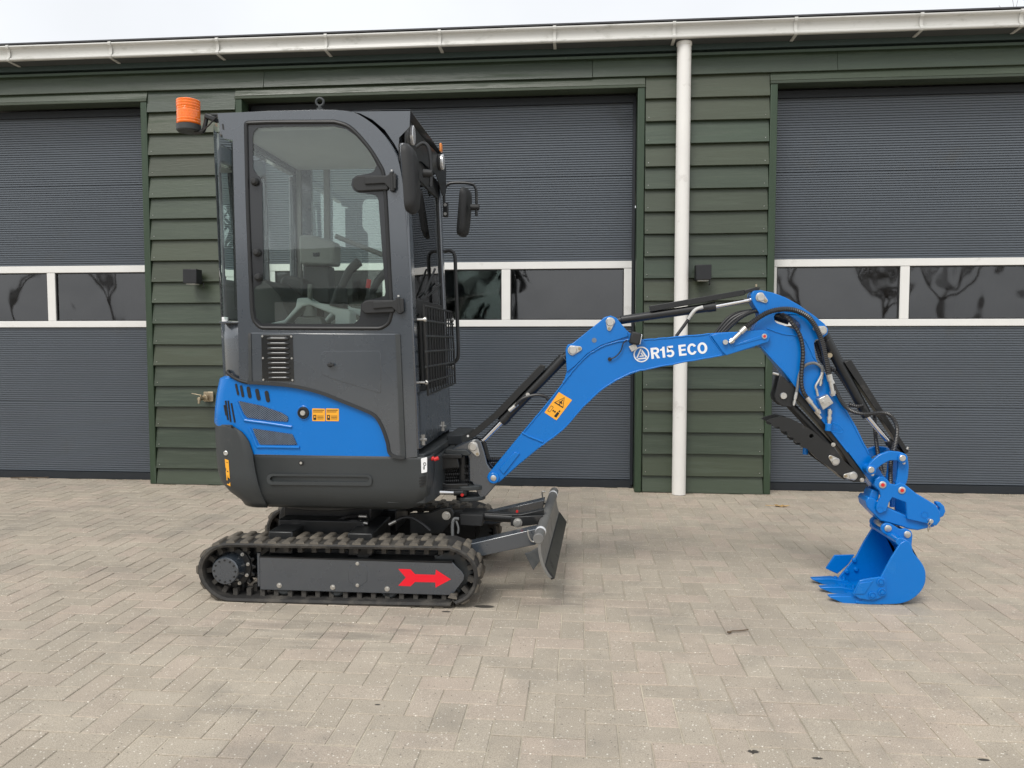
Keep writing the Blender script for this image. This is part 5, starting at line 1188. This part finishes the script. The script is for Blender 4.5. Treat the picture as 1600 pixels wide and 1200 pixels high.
b = MB(); b.prism(ring(er), YBN - .0012, YBN - .0002, holes=[ring(er * .84)]); b.prism(tr([(-.08, .72), (.1, .72), (-.48, -.38), (-.7, -.38)]), YBN - .0012, YBN - .0002); b.prism(tr([(.02, .42), (.14, .62), (.74, -.45), (.5, -.45)]), YBN - .0012, YBN - .0002); b.prism(tr([(-.62, -.62), (.62, -.62), (.5, -.44), (-.52, -.44)]), YBN - .0012, YBN - .0002); b.prism(tr([(-.3, -.3), (.34, -.3), (.02, .28), (-.1, .1), (.08, -.14), (-.2, -.14)]), YBN - .0012, YBN - .0002); b.build('emblem', M['white'], boom)
p = P3(cB((1170, 778), (1188, 772), (1188, 736), (1170, 742)), YH - .005)
text('90', (p[0].x + .016, p[0].z - .003), (p[3].x + .017, p[3].z - .004), .014, YH - .0052, 'ink', cabf, bold=.01)
# boom cylinder
bc_ = ram('boom_cylinder', cD((640, 345))[0], cD((382, 612))[0], cD((305, 690))[0], None or cD((305, 690))[0], .0262, .0135, YB)
b = MB(); A, B = at(*cD((645, 342))[0], YB), at(*cD((680, 313))[0], YB); b.cyl(A, B, .02); b.build('cylinder_eye', M['black'], bc_)
b = MB(); A, B = at(*cD((305, 690))[0], YB), at(739, 698, YB); b.cyl(A, B, .017); b.cyl((B.x, YB - .03, B.z), (B.x, YB + .03, B.z), .03, n=24); b.build('rod_eye', M['black'], bc_)
def guard(pts, Y, w, name, parent):
    b = MB(); b.prism(XZ(pts, Y - w / 2), Y - w / 2, Y + w / 2); b.build(name, M['black'], parent, bevel=.002)
guard(cD((238, 668), (255, 655), (350, 575), (545, 372), (565, 378), (560, 395), (385, 580), (290, 660), (262, 680)), YB, .06, 'rod_guard', bc_)
b = MB(); b.cyl(at(*cD((243, 670))[0], YB - .035), at(*cD((243, 670))[0], YB + .035), .006, n=10); b.build('guard_bolt', M['zinc'], bc_)
A, B = P3(cD((415, 565), (450, 535)), YB - .035); b = MB(); b.cyl(A, B, .011, n=14); b.build('hose_fitting', M['zinc'], bc_)
b = MB(); b.tube(spline(P3(cD((440, 545), (470, 515), (520, 500), (560, 503), (580, 520)), YB - .04), 8), .008, 8); b.build('cylinder_hose', M['hose'], bc_)
b = MB(); q = at(*cD((493, 497))[0], YB - .03); b.cyl(q, q + Vector((0, -.012, 0)), .010, n=12); b.build('banjo_bolt', M['zinc'], bc_)
b = MB(); b.cyl(at(*cD((390, 605))[0], YB), at(*cD((408, 588))[0], YB), .0285, n=28); b.build('cylinder_gland', M['black'], bc_)
b = MB(); b.tube(spline(P3(cD((325, 770), (400, 765), (460, 752)), YB + .04), 8), .012, 8, rib=.011); b.tube(spline(P3(cD((325, 792), (400, 788), (450, 790)), YB + .05), 8), .012, 8, rib=.011); b.build('boom_hose', M['hose'], EX)
b = MB(); b.prism(XZ(cK((700, 310), (722, 300), (765, 470), (740, 470)), YB - .02), YB - .02, YB + .02); b.build('post_rib', M['black'], kp)
# arm cylinder on top of the boom
ac = ram('arm_cylinder', cD((880, 187))[0], cD((1272, 131))[0], cD((1425, 103))[0], cD((1425, 103))[0], .0215, .0118, YB)
b = MB(); A, B = at(*cD((885, 187))[0], YB), at(*cD((836, 196))[0], YB); b.cyl(A, B, .018); b.build('cylinder_eye', M['black'], ac)
b = MB(); A, B = at(*cD((1420, 104))[0], YB), at(1187.5, 465.6, YB); b.cyl(A, B, .016); b.build('rod_eye', M['black'], ac)
b = MB(); b.cyl(at(*cD((1240, 136))[0], YB), at(*cD((1274, 131))[0], YB), .0235, n=28); b.build('cylinder_gland', M['black'], ac)
guard(cD((1000, 128), (1395, 60), (1398, 82), (1005, 152)), YB, .05, 'rod_guard', ac); guard(cD((1395, 62), (1440, 50), (1462, 50), (1455, 62), (1398, 78)), YB, .03, 'rod_guard', ac)
b = MB(); q = at(*cD((1444, 48))[0], YB - .012); b.cyl(q, q + Vector((0, 0, .012)), .005, n=8); b.build('guard_bolt', M['brass'], ac)
b = MB(); b.tube(spline(P3(cD((1210, 140), (1185, 152), (1165, 180), (1140, 215), (1110, 255)), YB - .03), 8), .0078, 8); b.build('cylinder_hose', M['hose'], ac)
A, B = P3(cD((1222, 133), (1160, 185)), YB - .031); b = MB(); b.tube(spline(P3(cD((1222, 133), (1195, 142), (1178, 158), (1160, 184)), YB - .031), 6), .0095, 10); b.build('hose_fitting', M['zinc'], ac)
# ---- dipper arm -------------------------------------------------------
YA = YB - .045
dip = cE((225, 150), (228, 122), (245, 102), (290, 98), (370, 115), (450, 145), (540, 195), (640, 265), (710, 320), (733, 355), (728, 390), (700, 410), (648, 425), (640, 450), (645, 500), (655, 560), (700, 640), (780, 760), (850, 880), (920, 1000), (1005, 1180)) + cF((715, 330), (750, 385), (785, 430), (775, 470), (745, 482), (712, 470), (690, 445), (605, 330)) + cE((800, 1080), (700, 960), (560, 790), (440, 640), (310, 478), (265, 458), (245, 400), (245, 350), (280, 292), (281, 250), (245, 195))
slot = [(p.x, p.y) for p in spline([(a, b2, 0) for a, b2 in cE((378, 270), (410, 250), (480, 268), (545, 320), (548, 368), (520, 360), (440, 330), (390, 310))], 5, closed=True)]
b = MB(); b.prism(XZ(dip, YA), YA, YB + .045, holes=[XZ(slot, YA)]); dipper = b.build('dipper_arm', M['blue'], EX, bevel=.004); dipper['label'] = 'blue dipper arm hung with hoses and valve block'
weld(cE((330, 350), (430, 385), (560, 410), (610, 480), (650, 560), (780, 765), (1000, 1175)), .0045, YA, dipper); weld(cE((290, 465), (440, 630), (560, 782), (860, 1160)), .0045, YA, dipper)
for y in (YA, ): pin(*cE((287, 146))[0], y, .019, dipper, flag=cE((318, 168))[0])
pin(*cE((312, 402))[0], YBN - .010, .013, boom, cap=True, out=.008); pin(*cE((692, 362))[0], YA, .018, dipper, flag=cE((645, 350))[0])
# bucket cylinder
kc = ram('bucket_cylinder', cE((722, 425))[0], cE((990, 930))[0], cE((1130, 1095))[0], None or cE((1130, 1095))[0], .0245, .0125, YB)
A, B = at(*cE((735, 440))[0], YB), at(*cE((690, 362))[0], YB); b = MB(); b.cyl(A, B, .022); b.build('cylinder_eye', M['black'], kc)
A, B = at(*cE((1125, 1090))[0], YB), at(1410, 715.5, YB); b = MB(); b.cyl(A, B, .019); b.build('rod_eye', M['black'], kc)
guard(cE((838, 572), (885, 556), (1265, 1160), (1240, 1178)), YB - .0, .055, 'rod_guard', kc)
b = MB(); q = at(1417, 702, YB - .03); b.cyl(q, q + Vector((.004, 0, .012)), .006, n=8); b.build('guard_bolt', M['zinc'], kc)
b = MB(); q = at(*cE((740, 527))[0], YB - .03); b.cyl(q + Vector((0, .02, 0)), q + Vector((0, -.01, 0)), .012, n=12); b.build('port_plug', M['brass'], kc)
# hoses on the arm
def hose(pts, Y, r, mat='hose', rib=None, ends=(), name='hydraulic_hose', fit='zinc', par=None, fl=.05):
    ps = spline(P3(pts, Y) if isinstance(Y, (int, float)) else [at(*p, y) for p, y in zip(pts, Y)], 8); b = MB(); b.tube(ps, r, 8 if rib else 10, rib=rib); o = b.build(name, M[mat], EX)
    for e in ends:
        q = ps[0] if e == 0 else ps[-1]; d = (ps[0] - ps[3]).normalized() if e == 0 else (ps[-1] - ps[-4]).normalized()
        b = MB(); b.cyl(q - d * .015, q + d * .018, r * 1.12, n=14); b.cyl(q + d * .018, q + d * fl, r * .8, n=12); b.build('hose_fitting', M[fit], o); b = MB(); b.cyl(q + d * (fl - .022), q + d * (fl - .008), r * 1.15, n=6); b.build('fitting_nut', M[fit], o)
    return o
hose(cE((175, 360), (230, 312), (330, 248), (430, 224), (520, 233), (600, 275), (650, 340), (690, 430), (715, 540), (742, 672)), YA - .035, .0125, 'guardhose', .0095, (0, 1), fl=.09)
q = at(*cE((52, 440))[0], YBN - .01); b = MB(); b.cyl(q + Vector((0, .015, 0)), q + Vector((0, -.02, 0)), .012, n=14); b.build('banjo_bolt', M['zinc'], EX)
hose(cE((395, 265), (440, 262), (500, 320), (548, 400), (566, 500), (560, 600), (555, 700), (570, 770), (605, 820)), [YB, YA - .005, YA - .02, YA - .025, YA - .025, YA - .025, YA - .025, YA - .025, YA - .025], .0105, 'hose', .014, (1,), fl=.085)
hose(cE((520, 790), (530, 740), (545, 650), (580, 595), (640, 578), (690, 610), (690, 660)), YA - .018, .0075, 'greyhose', .005, (0, 1), fl=.05)
hose(cE((755, 695), (790, 770), (820, 830), (870, 885), (960, 912), (1090, 905), (1150, 930), (1185, 1000), (1180, 1080), (1165, 1150)), YA - .03, .0095, 'guardhose', .0075, (0,), fl=.03)
hose(cE((650, 440), (665, 490), (690, 560), (730, 600), (790, 640), (840, 710), (880, 770), (915, 805)), YB + .01, .010, 'hose', .012, (1,), fl=.045)
hose(cE((870, 850), (920, 862), (960, 855)), YB - .03, .009, 'hose', .010)
for k in range(4):
    hose(cE((40 - 18 * k, 390), (120 - 12 * k, 310 - 12 * k), (200, 255 - 6 * k), (290, 235 + 4 * k), (400, 268 + 8 * k), (470, 290 + 8 * k)), YB - .03 + .02 * k, .0085, 'hose', .008 if k == 0 else None)
hose(cF((700, 30), (705, 150), (720, 260), (745, 370)), YB + .055, .010, 'guardhose', .008); hose(cF((815, 190), (800, 260), (793, 340), (793, 430)), YB - .02, .011, 'guardhose', .0085)
for k in range(3): hose(cE((660 + 14 * k, 430), (690 + 12 * k, 500), (700 + 10 * k, 560), (730 + 8 * k, 640)), YB + .0 + .012 * k, .008, 'hose', .009)
# valve block
vb = XZ(cE((655, 812), (718, 782), (757, 838), (688, 884)), YA - .012); b = MB(); b.prism(vb, YA - .04, YA - .001); vbo = b.build('valve_block', M['brass'], EX, bevel=.003)
vbo.data.materials.clear(); vbo.data.materials.append(M['zinc'])
q = at(*cE((706, 833))[0], YA - .04); b = MB(); bolt(b, q, .010, .012); b.build('block_bolt', M['zinc'], vbo)
for p in ((672, 815), (715, 795), (742, 836), (695, 866)):
    b = MB(); bolt(b, at(*cE(p)[0], YA - .04), .004, .005, washer=False); b.build('block_screw', M['zinc'], vbo)
for pa, pb, r in (((665, 795), (655, 750), .006), ((750, 795), (778, 765), .007), ((778, 765), (768, 735), .0075), ((738, 880), (748, 905), .008)):
    A, B = P3(cE(pa, pb), YA - .022); b = MB(); b.cyl(A, B, r, n=12); b.build('port_fitting', M['zinc'], vbo)
b = MB(); b.tube(spline(P3(cE((655, 752), (650, 730), (672, 690), (690, 655)), YA - .022), 6), .006, 10); b.build('port_pipe', M['zinc'], vbo)
A, B = P3(cE((744, 890), (738, 975)), YA - .022); b = MB()
for k, r in enumerate((.011, .0085, .0115, .009)): b.cyl(A.lerp(B, k / 4), A.lerp(B, (k + 1) / 4), r, n=12)
qc = b.build('quick_coupling', M['zinc'], EX)
A, B = P3(cE((737, 975), (732, 1025)), YA - .022); b = MB(); b.cyl(A, B, .0165, .0145, n=20); b.build('dust_cap', M['blue'], qc, bevel=.003)
b = MB(); b.tube(spline(P3(cE((760, 970), (800, 985), (830, 1015), (820, 1035), (770, 1030), (735, 1018)), YA - .03), 6), .0022, 6); b.build('cap_strap', M['blue'], qc)
A, B = P3(cE((648, 895), (686, 942)), YA - .018); b = MB(); b.cyl(A, B, .008, .0065, n=12); b.build('quick_nipple', M['zinc'], EX)
# thumb and its cylinder
br = cE((415, 655), (440, 670), (540, 770), (545, 800), (490, 868), (430, 862), (388, 825), (380, 790), (395, 740)); b = MB()
b.prism(XZ(br, YA + .0), YA + .0, YA + .012); b.prism(XZ(br, YA), YB + .033, YB + .045); thb = b.build('thumb_bracket', M['black'], EX, bevel=.003)
pin(*cE((437, 793))[0], YA, .0165, thb); q = at(*cE((385, 643))[0], YA + .01); b = MB(); b.cyl(q + Vector((-.012, 0, 0)), q + Vector((.015, 0, -.008)), .006, n=8); b.build('bracket_bolt', M['zinc'], thb)
tc = ram('thumb_cylinder', cE((470, 840))[0], cF((440, 220))[0], cF((545, 370))[0], cF((545, 370))[0], .02, .011, YB)
b = MB(); b.prism(XZ(cE((500, 700), (560, 790), (700, 965), (860, 1165)) + cF((650, 400), (640, 420), (560, 330)) + cE((820, 1160), (660, 965), (520, 810), (480, 730)), YA + .002), YA + .004, YB + .041); b.build('thumb_rail', M['black'], EX, bevel=.002)
def thumb(y0, y1, nm):
    top = cE((330, 962), (350, 948), (420, 930), (480, 940), (560, 980), (640, 1030), (700, 1085)) + cF((455, 215), (520, 300), (600, 370), (640, 400), (632, 425))
    bot = cF((575, 425), (530, 400), (485, 375), (430, 335), (365, 290), (300, 225))
    ser = []
    base = cF((300, 225), (262, 195), (225, 165), (185, 128), (140, 100), (95, 82))
    for a, c in zip(base, base[1:]):
        for u, dy in ((.0, 0), (.35, 5), (.7, 5), (.95, -1)): ser.append((a[0] + (c[0] - a[0]) * u - dy * .3, a[1] + (c[1] - a[1]) * u + dy * .55))
    b = MB(); h = cF((330, 155))[0]; hw = at(*h, YA - .02); b.prism(XZ(top + bot + ser[1:], YA - .02), y0, y1, holes=[circ(hw.x, hw.z, .0105, 14)]); return b.build(nm, M['black'], EX, bevel=.002)
th1 = thumb(YA - .02, YA - .004, 'thumb_plate'); th2 = thumb(YB + .049, YB + .065, 'thumb_plate')
b = MB(); b.prism(XZ(cF((380, 230), (560, 400), (520, 410), (350, 260)), YA), YA - .004, YB + .049); b.build('thumb_web', M['black'], th1)
pin(*cF((468, 302))[0], YA - .02, .0165, th1, flag=cF((440, 278))[0]); pin(*cF((570, 388))[0], YA - .02, .0175, th1, flag=cF((528, 388))[0])
for p in (cF((457, 205))[0], cF((625, 412))[0]):
    b = MB(); q = at(*p, YA - .02); bolt(b, q, .007, .01); b.build('bolt', M['zinc'], th1)
b = MB(); A, B = P3(cF((297, 215), (293, 262)), YB); b.cyl(A, B, .013); b.build('grease_cap', M['blue'], th1)
# curved links
l1 = cF((655, 350), (663, 325), (690, 295), (730, 262), (790, 242), (850, 248), (885, 262), (893, 290), (875, 308), (840, 300), (790, 298), (745, 322), (712, 350), (700, 372), (672, 382))
l2 = cF((838, 280), (865, 258), (893, 272), (902, 330), (897, 400), (885, 440), (855, 455), (822, 438), (832, 400), (838, 340))
for y0 in (YB - .095, YB + .075):
    b = MB(); b.prism(rounded(XZ(l1, YB - .095), .01), y0, y0 + .02); lk = b.build('curved_link', M['blue'], EX, bevel=.004)
for y0 in (YB - .068, YB + .05):
    b = MB(); b.prism(rounded(XZ(l2, YB - .068), .01), y0, y0 + .018); lk2 = b.build('bucket_link', M['blue'], EX, bevel=.004)
for p in ((678, 352), (862, 284)):
    q = at(*cF(p)[0], YB - .095); b = MB(); b.cyl((q.x, YB - .103, q.z), (q.x, YB + .1, q.z), .023, n=24); b.build('link_boss', M['blue'], lk, bevel=.003)
    pin(*cF(p)[0], YB - .103, .0145, lk, out=.006)
    b = MB(); bolt(b, at(*cF((p[0] + 9, p[1] + 28))[0], YB - .095), .005, .007); b.build('keeper_bolt', M['zinc'], lk)
# ---- quick coupler ----------------------------------------------------
YQ = YB - .075
cp = cF((697, 445), (705, 408), (730, 392), (760, 397), (782, 418), (795, 437), (822, 440), (850, 427), (880, 440), (940, 488), (1060, 560), (1084, 600), (1086, 650), (1062, 682), (890, 642), (884, 545), (805, 515), (785, 545), (770, 595), (735, 610), (710, 590), (712, 560), (738, 510), (728, 475))
for y0 in (YQ, 2 * YB - YQ - .016):
    b = MB(); b.prism(XZ(cp, YQ), y0, y0 + .016); cpo = b.build('coupler_plate', M['blue'], EX, bevel=.004)
    if y0 == YQ: C1 = cpo
pin(*cF((745, 440))[0], YQ, .017, C1, cap=True, out=.006); pin(*cF((858, 472))[0], YQ, .017, C1, cap=True, out=.006)
low = cF((655, 540), (668, 515), (700, 520), (740, 560), (800, 585), (885, 622), (960, 650), (1060, 668), (1060, 690), (960, 712), (905, 705), (860, 688), (800, 672), (740, 655), (690, 605), (662, 575))
b = MB(); b.prism(XZ(low, YQ + .006), YQ + .018, 2 * YB - YQ - .018); b.build('coupler_body', M['blue'], C1, bevel=.006)
b = MB(); b.prism(XZ(cF((690, 470), (735, 480), (730, 530), (700, 560), (672, 530), (680, 500)), YQ + .02), YQ + .03, 2 * YB - YQ - .03); b.build('coupler_neck', M['blue'], C1, bevel=.006)
hk = cF((1055, 600), (1085, 598), (1088, 580), (1068, 560), (1068, 545), (1090, 545), (1115, 570), (1122, 600), (1110, 628), (1085, 640), (1055, 640))
b = MB(); b.prism(XZ(hk, YQ + .02), YQ + .03, YQ + .06); b.build('lifting_hook', M['blue'], C1, bevel=.004)
for p in ((732, 585), (993, 615)):
    q = at(*cF(p)[0], YQ); b = MB(); b.lathe([(.016, .001), (.016, -.0025), (.0135, -.0025), (.0135, -.001), (0, -.001)], (q.x, YQ, q.z), n=28); b.build('bushing', M['blue'], C1)
q = at(*cF((1022, 650))[0], YQ); b = MB(); b.cyl(q + Vector((0, .01, 0)), q + Vector((0, -.02, 0)), .0105, n=16); b.build('lock_pin', M['zinc'], C1, bevel=.002)
b = MB(); b.tube(spline(P3(cF((1022, 655), (1030, 670), (1012, 690), (1015, 715)), YQ - .018), 6), .002, 6); b.tube(spline(P3(cF((1022, 655), (1012, 672), (1026, 690), (1010, 712)), YQ - .018), 6), .002, 6); b.build('pin_clip', M['brass'], C1)
q = at(*cF((803, 540))[0], YB); b = MB(); b.cyl(q + Vector((0, 0, .02)), q - Vector((0, 0, .025)), .012, n=14); b.build('lock_spring', M['blue'], C1)
q = at(*cF((865, 700))[0], YQ + .01)
# ---- bucket -------------------------------------------------------------
YK0, YK1 = 3.66, 4.00
prof = [(p.x, p.z) for p in P3(cF((850, 785), (885, 768), (915, 788), (925, 830), (945, 860), (970, 890), (990, 925), (999, 960), (997, 1010), (978, 1055), (945, 1092), (900, 1122), (850, 1137), (800, 1141), (700, 1143), (612, 1140)), YK0)]
pf_ = [(v.x, v.y) for v in spline([(x, z, 0) for x, z in prof], 4)]
side_o = pf_ + XZ(cF((640, 1095), (735, 985), (790, 880)), YK0)
bk = None
for y0 in (YK0, YK1 - .012):
    b = MB(); b.prism(side_o, y0, y0 + .012); o = b.build('bucket_side', M['blue'], EX, bevel=.003)
    if bk is None: bk = o
cxk = sum(p[0] for p in pf_) / len(pf_); czk = sum(p[1] for p in pf_) / len(pf_)
shell = [(x, z) for x, z in pf_[1:]]
inn = [(x + (cxk - x) * .05, z + (czk + .02 - z) * .06) for x, z in shell]
b = MB(); b.prism(shell + inn[::-1], YK0 + .0125, YK1 - .0125); b.build('bucket_shell', M['blue'], EX, bevel=.002)
A, B = at(*cF((842, 775))[0], YK0 + .02), None
b = MB(); b.cyl((A.x, YK0 + .004, A.z + .004), (A.x, YK1 - .004, A.z + .004), .019, n=24); b.build('torque_tube', M['blue'], EX, bevel=.003)
lip0 = prof[-1]
b = MB(); b.prism([(lip0[0] - .018, lip0[1] + .002), (lip0[0] + .06, lip0[1] - .004), (lip0[0] + .06, lip0[1] + .014), (lip0[0] - .014, lip0[1] + .016)], YK0 + .001, YK1 - .001); lipo = b.build('bucket_lip', M['blue'], EX, bevel=.003)
ear = cF((735, 700), (742, 678), (765, 664), (795, 668), (850, 702), (885, 696), (915, 712), (922, 738), (916, 800), (860, 815), (820, 770), (770, 735), (748, 722))
for y0 in (YQ - .002, 2 * YB - YQ - .014):
    b = MB(); b.prism(rounded(XZ(ear, YQ), .008), y0, y0 + .016); eo = b.build('bucket_ear', M['blue'], EX, bevel=.003)
    if y0 < YB: E1 = eo
pin(*cF((777, 696))[0], YQ - .002, .0165, E1, out=.006); pin(*cF((890, 731))[0], YQ - .002, .0165, E1, out=.006)
cut = cF((572, 1082), (612, 1002), (640, 995), (735, 980), (762, 992), (768, 1010), (766, 1085), (750, 1098), (700, 1117), (660, 1117), (610, 1108))
for y0, s in ((YK0 - .012, 1), (YK1, -1)):
    if s == 1: b = MB(); b.prism(XZ(cut, YK0 - .012), y0, y0 + .012); sc = b.build('side_cutter', M['blue'], EX, bevel=.003)
    else:
        fc_ = cF((465, 852), (582, 850), (545, 905), (480, 962), (412, 930)); b = MB(); b.prism(XZ(fc_, YK1 + .004), YK1, YK1 + .012); sc2 = b.build('side_cutter', M['blue'], EX, bevel=.003)
b = MB(); b.prism(XZ(cF((582, 1080), (612, 1014), (648, 1010), (690, 1002), (640, 1080)), YK0 - .012), YK0 - .016, YK0 - .011); b.build('cutter_face', M['blue'], sc, bevel=.002)
for p in ((735, 1010), (742, 1068), (685, 1088)):
    q = at(*cF(p)[0], YK0 - .012); b = MB(); b.lathe([(.018, .001), (.018, -.005), (.0145, -.006), (.0135, -.003), (.010, -.003), (.009, -.008), (0, -.009)], (q.x, YK0 - .012, q.z), n=24); b.build('cutter_bolt', M['blue'], sc)
for p in ((580, 882), (590, 935), (535, 948)):
    q = at(*cF(p)[0], YK1 - .012); b = MB(); b.lathe([(.012, .001), (.012, -.006), (.008, -.012), (0, -.013)], (q.x, YK1 - .012, q.z), n=12); b.build('cutter_bolt', M['blue'], EX)
for yc in (YK0 + .035, (YK0 + YK1) / 2, YK1 - .035):
    x, z = lip0; tip = x - .135
    V = [(tip, yc - .017, z + .027), (tip, yc + .017, z + .027), (tip + .004, yc + .017, z + .021), (tip + .004, yc - .017, z + .021),
         (x - .035, yc - .025, z + .033), (x - .035, yc + .025, z + .033), (x - .05, yc + .025, z - .011), (x - .05, yc - .025, z - .011),
         (x + .05, yc - .034, z + .020), (x + .05, yc + .034, z + .020), (x + .05, yc + .034, z - .009), (x + .05, yc - .034, z - .009)]
    b = MB(); b.faces(V, [(0, 1, 2, 3), (0, 4, 5, 1), (3, 2, 6, 7), (0, 3, 7, 4), (1, 5, 6, 2), (4, 8, 9, 5), (7, 6, 10, 11), (4, 7, 11, 8), (5, 9, 10, 6), (8, 11, 10, 9)]); tt = b.build('bucket_tooth', M['blue'], EX, bevel=.003)
    for dx in (-.012, .03):
        b = MB(); b.cyl((x + dx, yc, z + .02), (x + dx, yc, z + .038), .009, .007, n=12); b.build('tooth_bolt', M['blue'], tt)
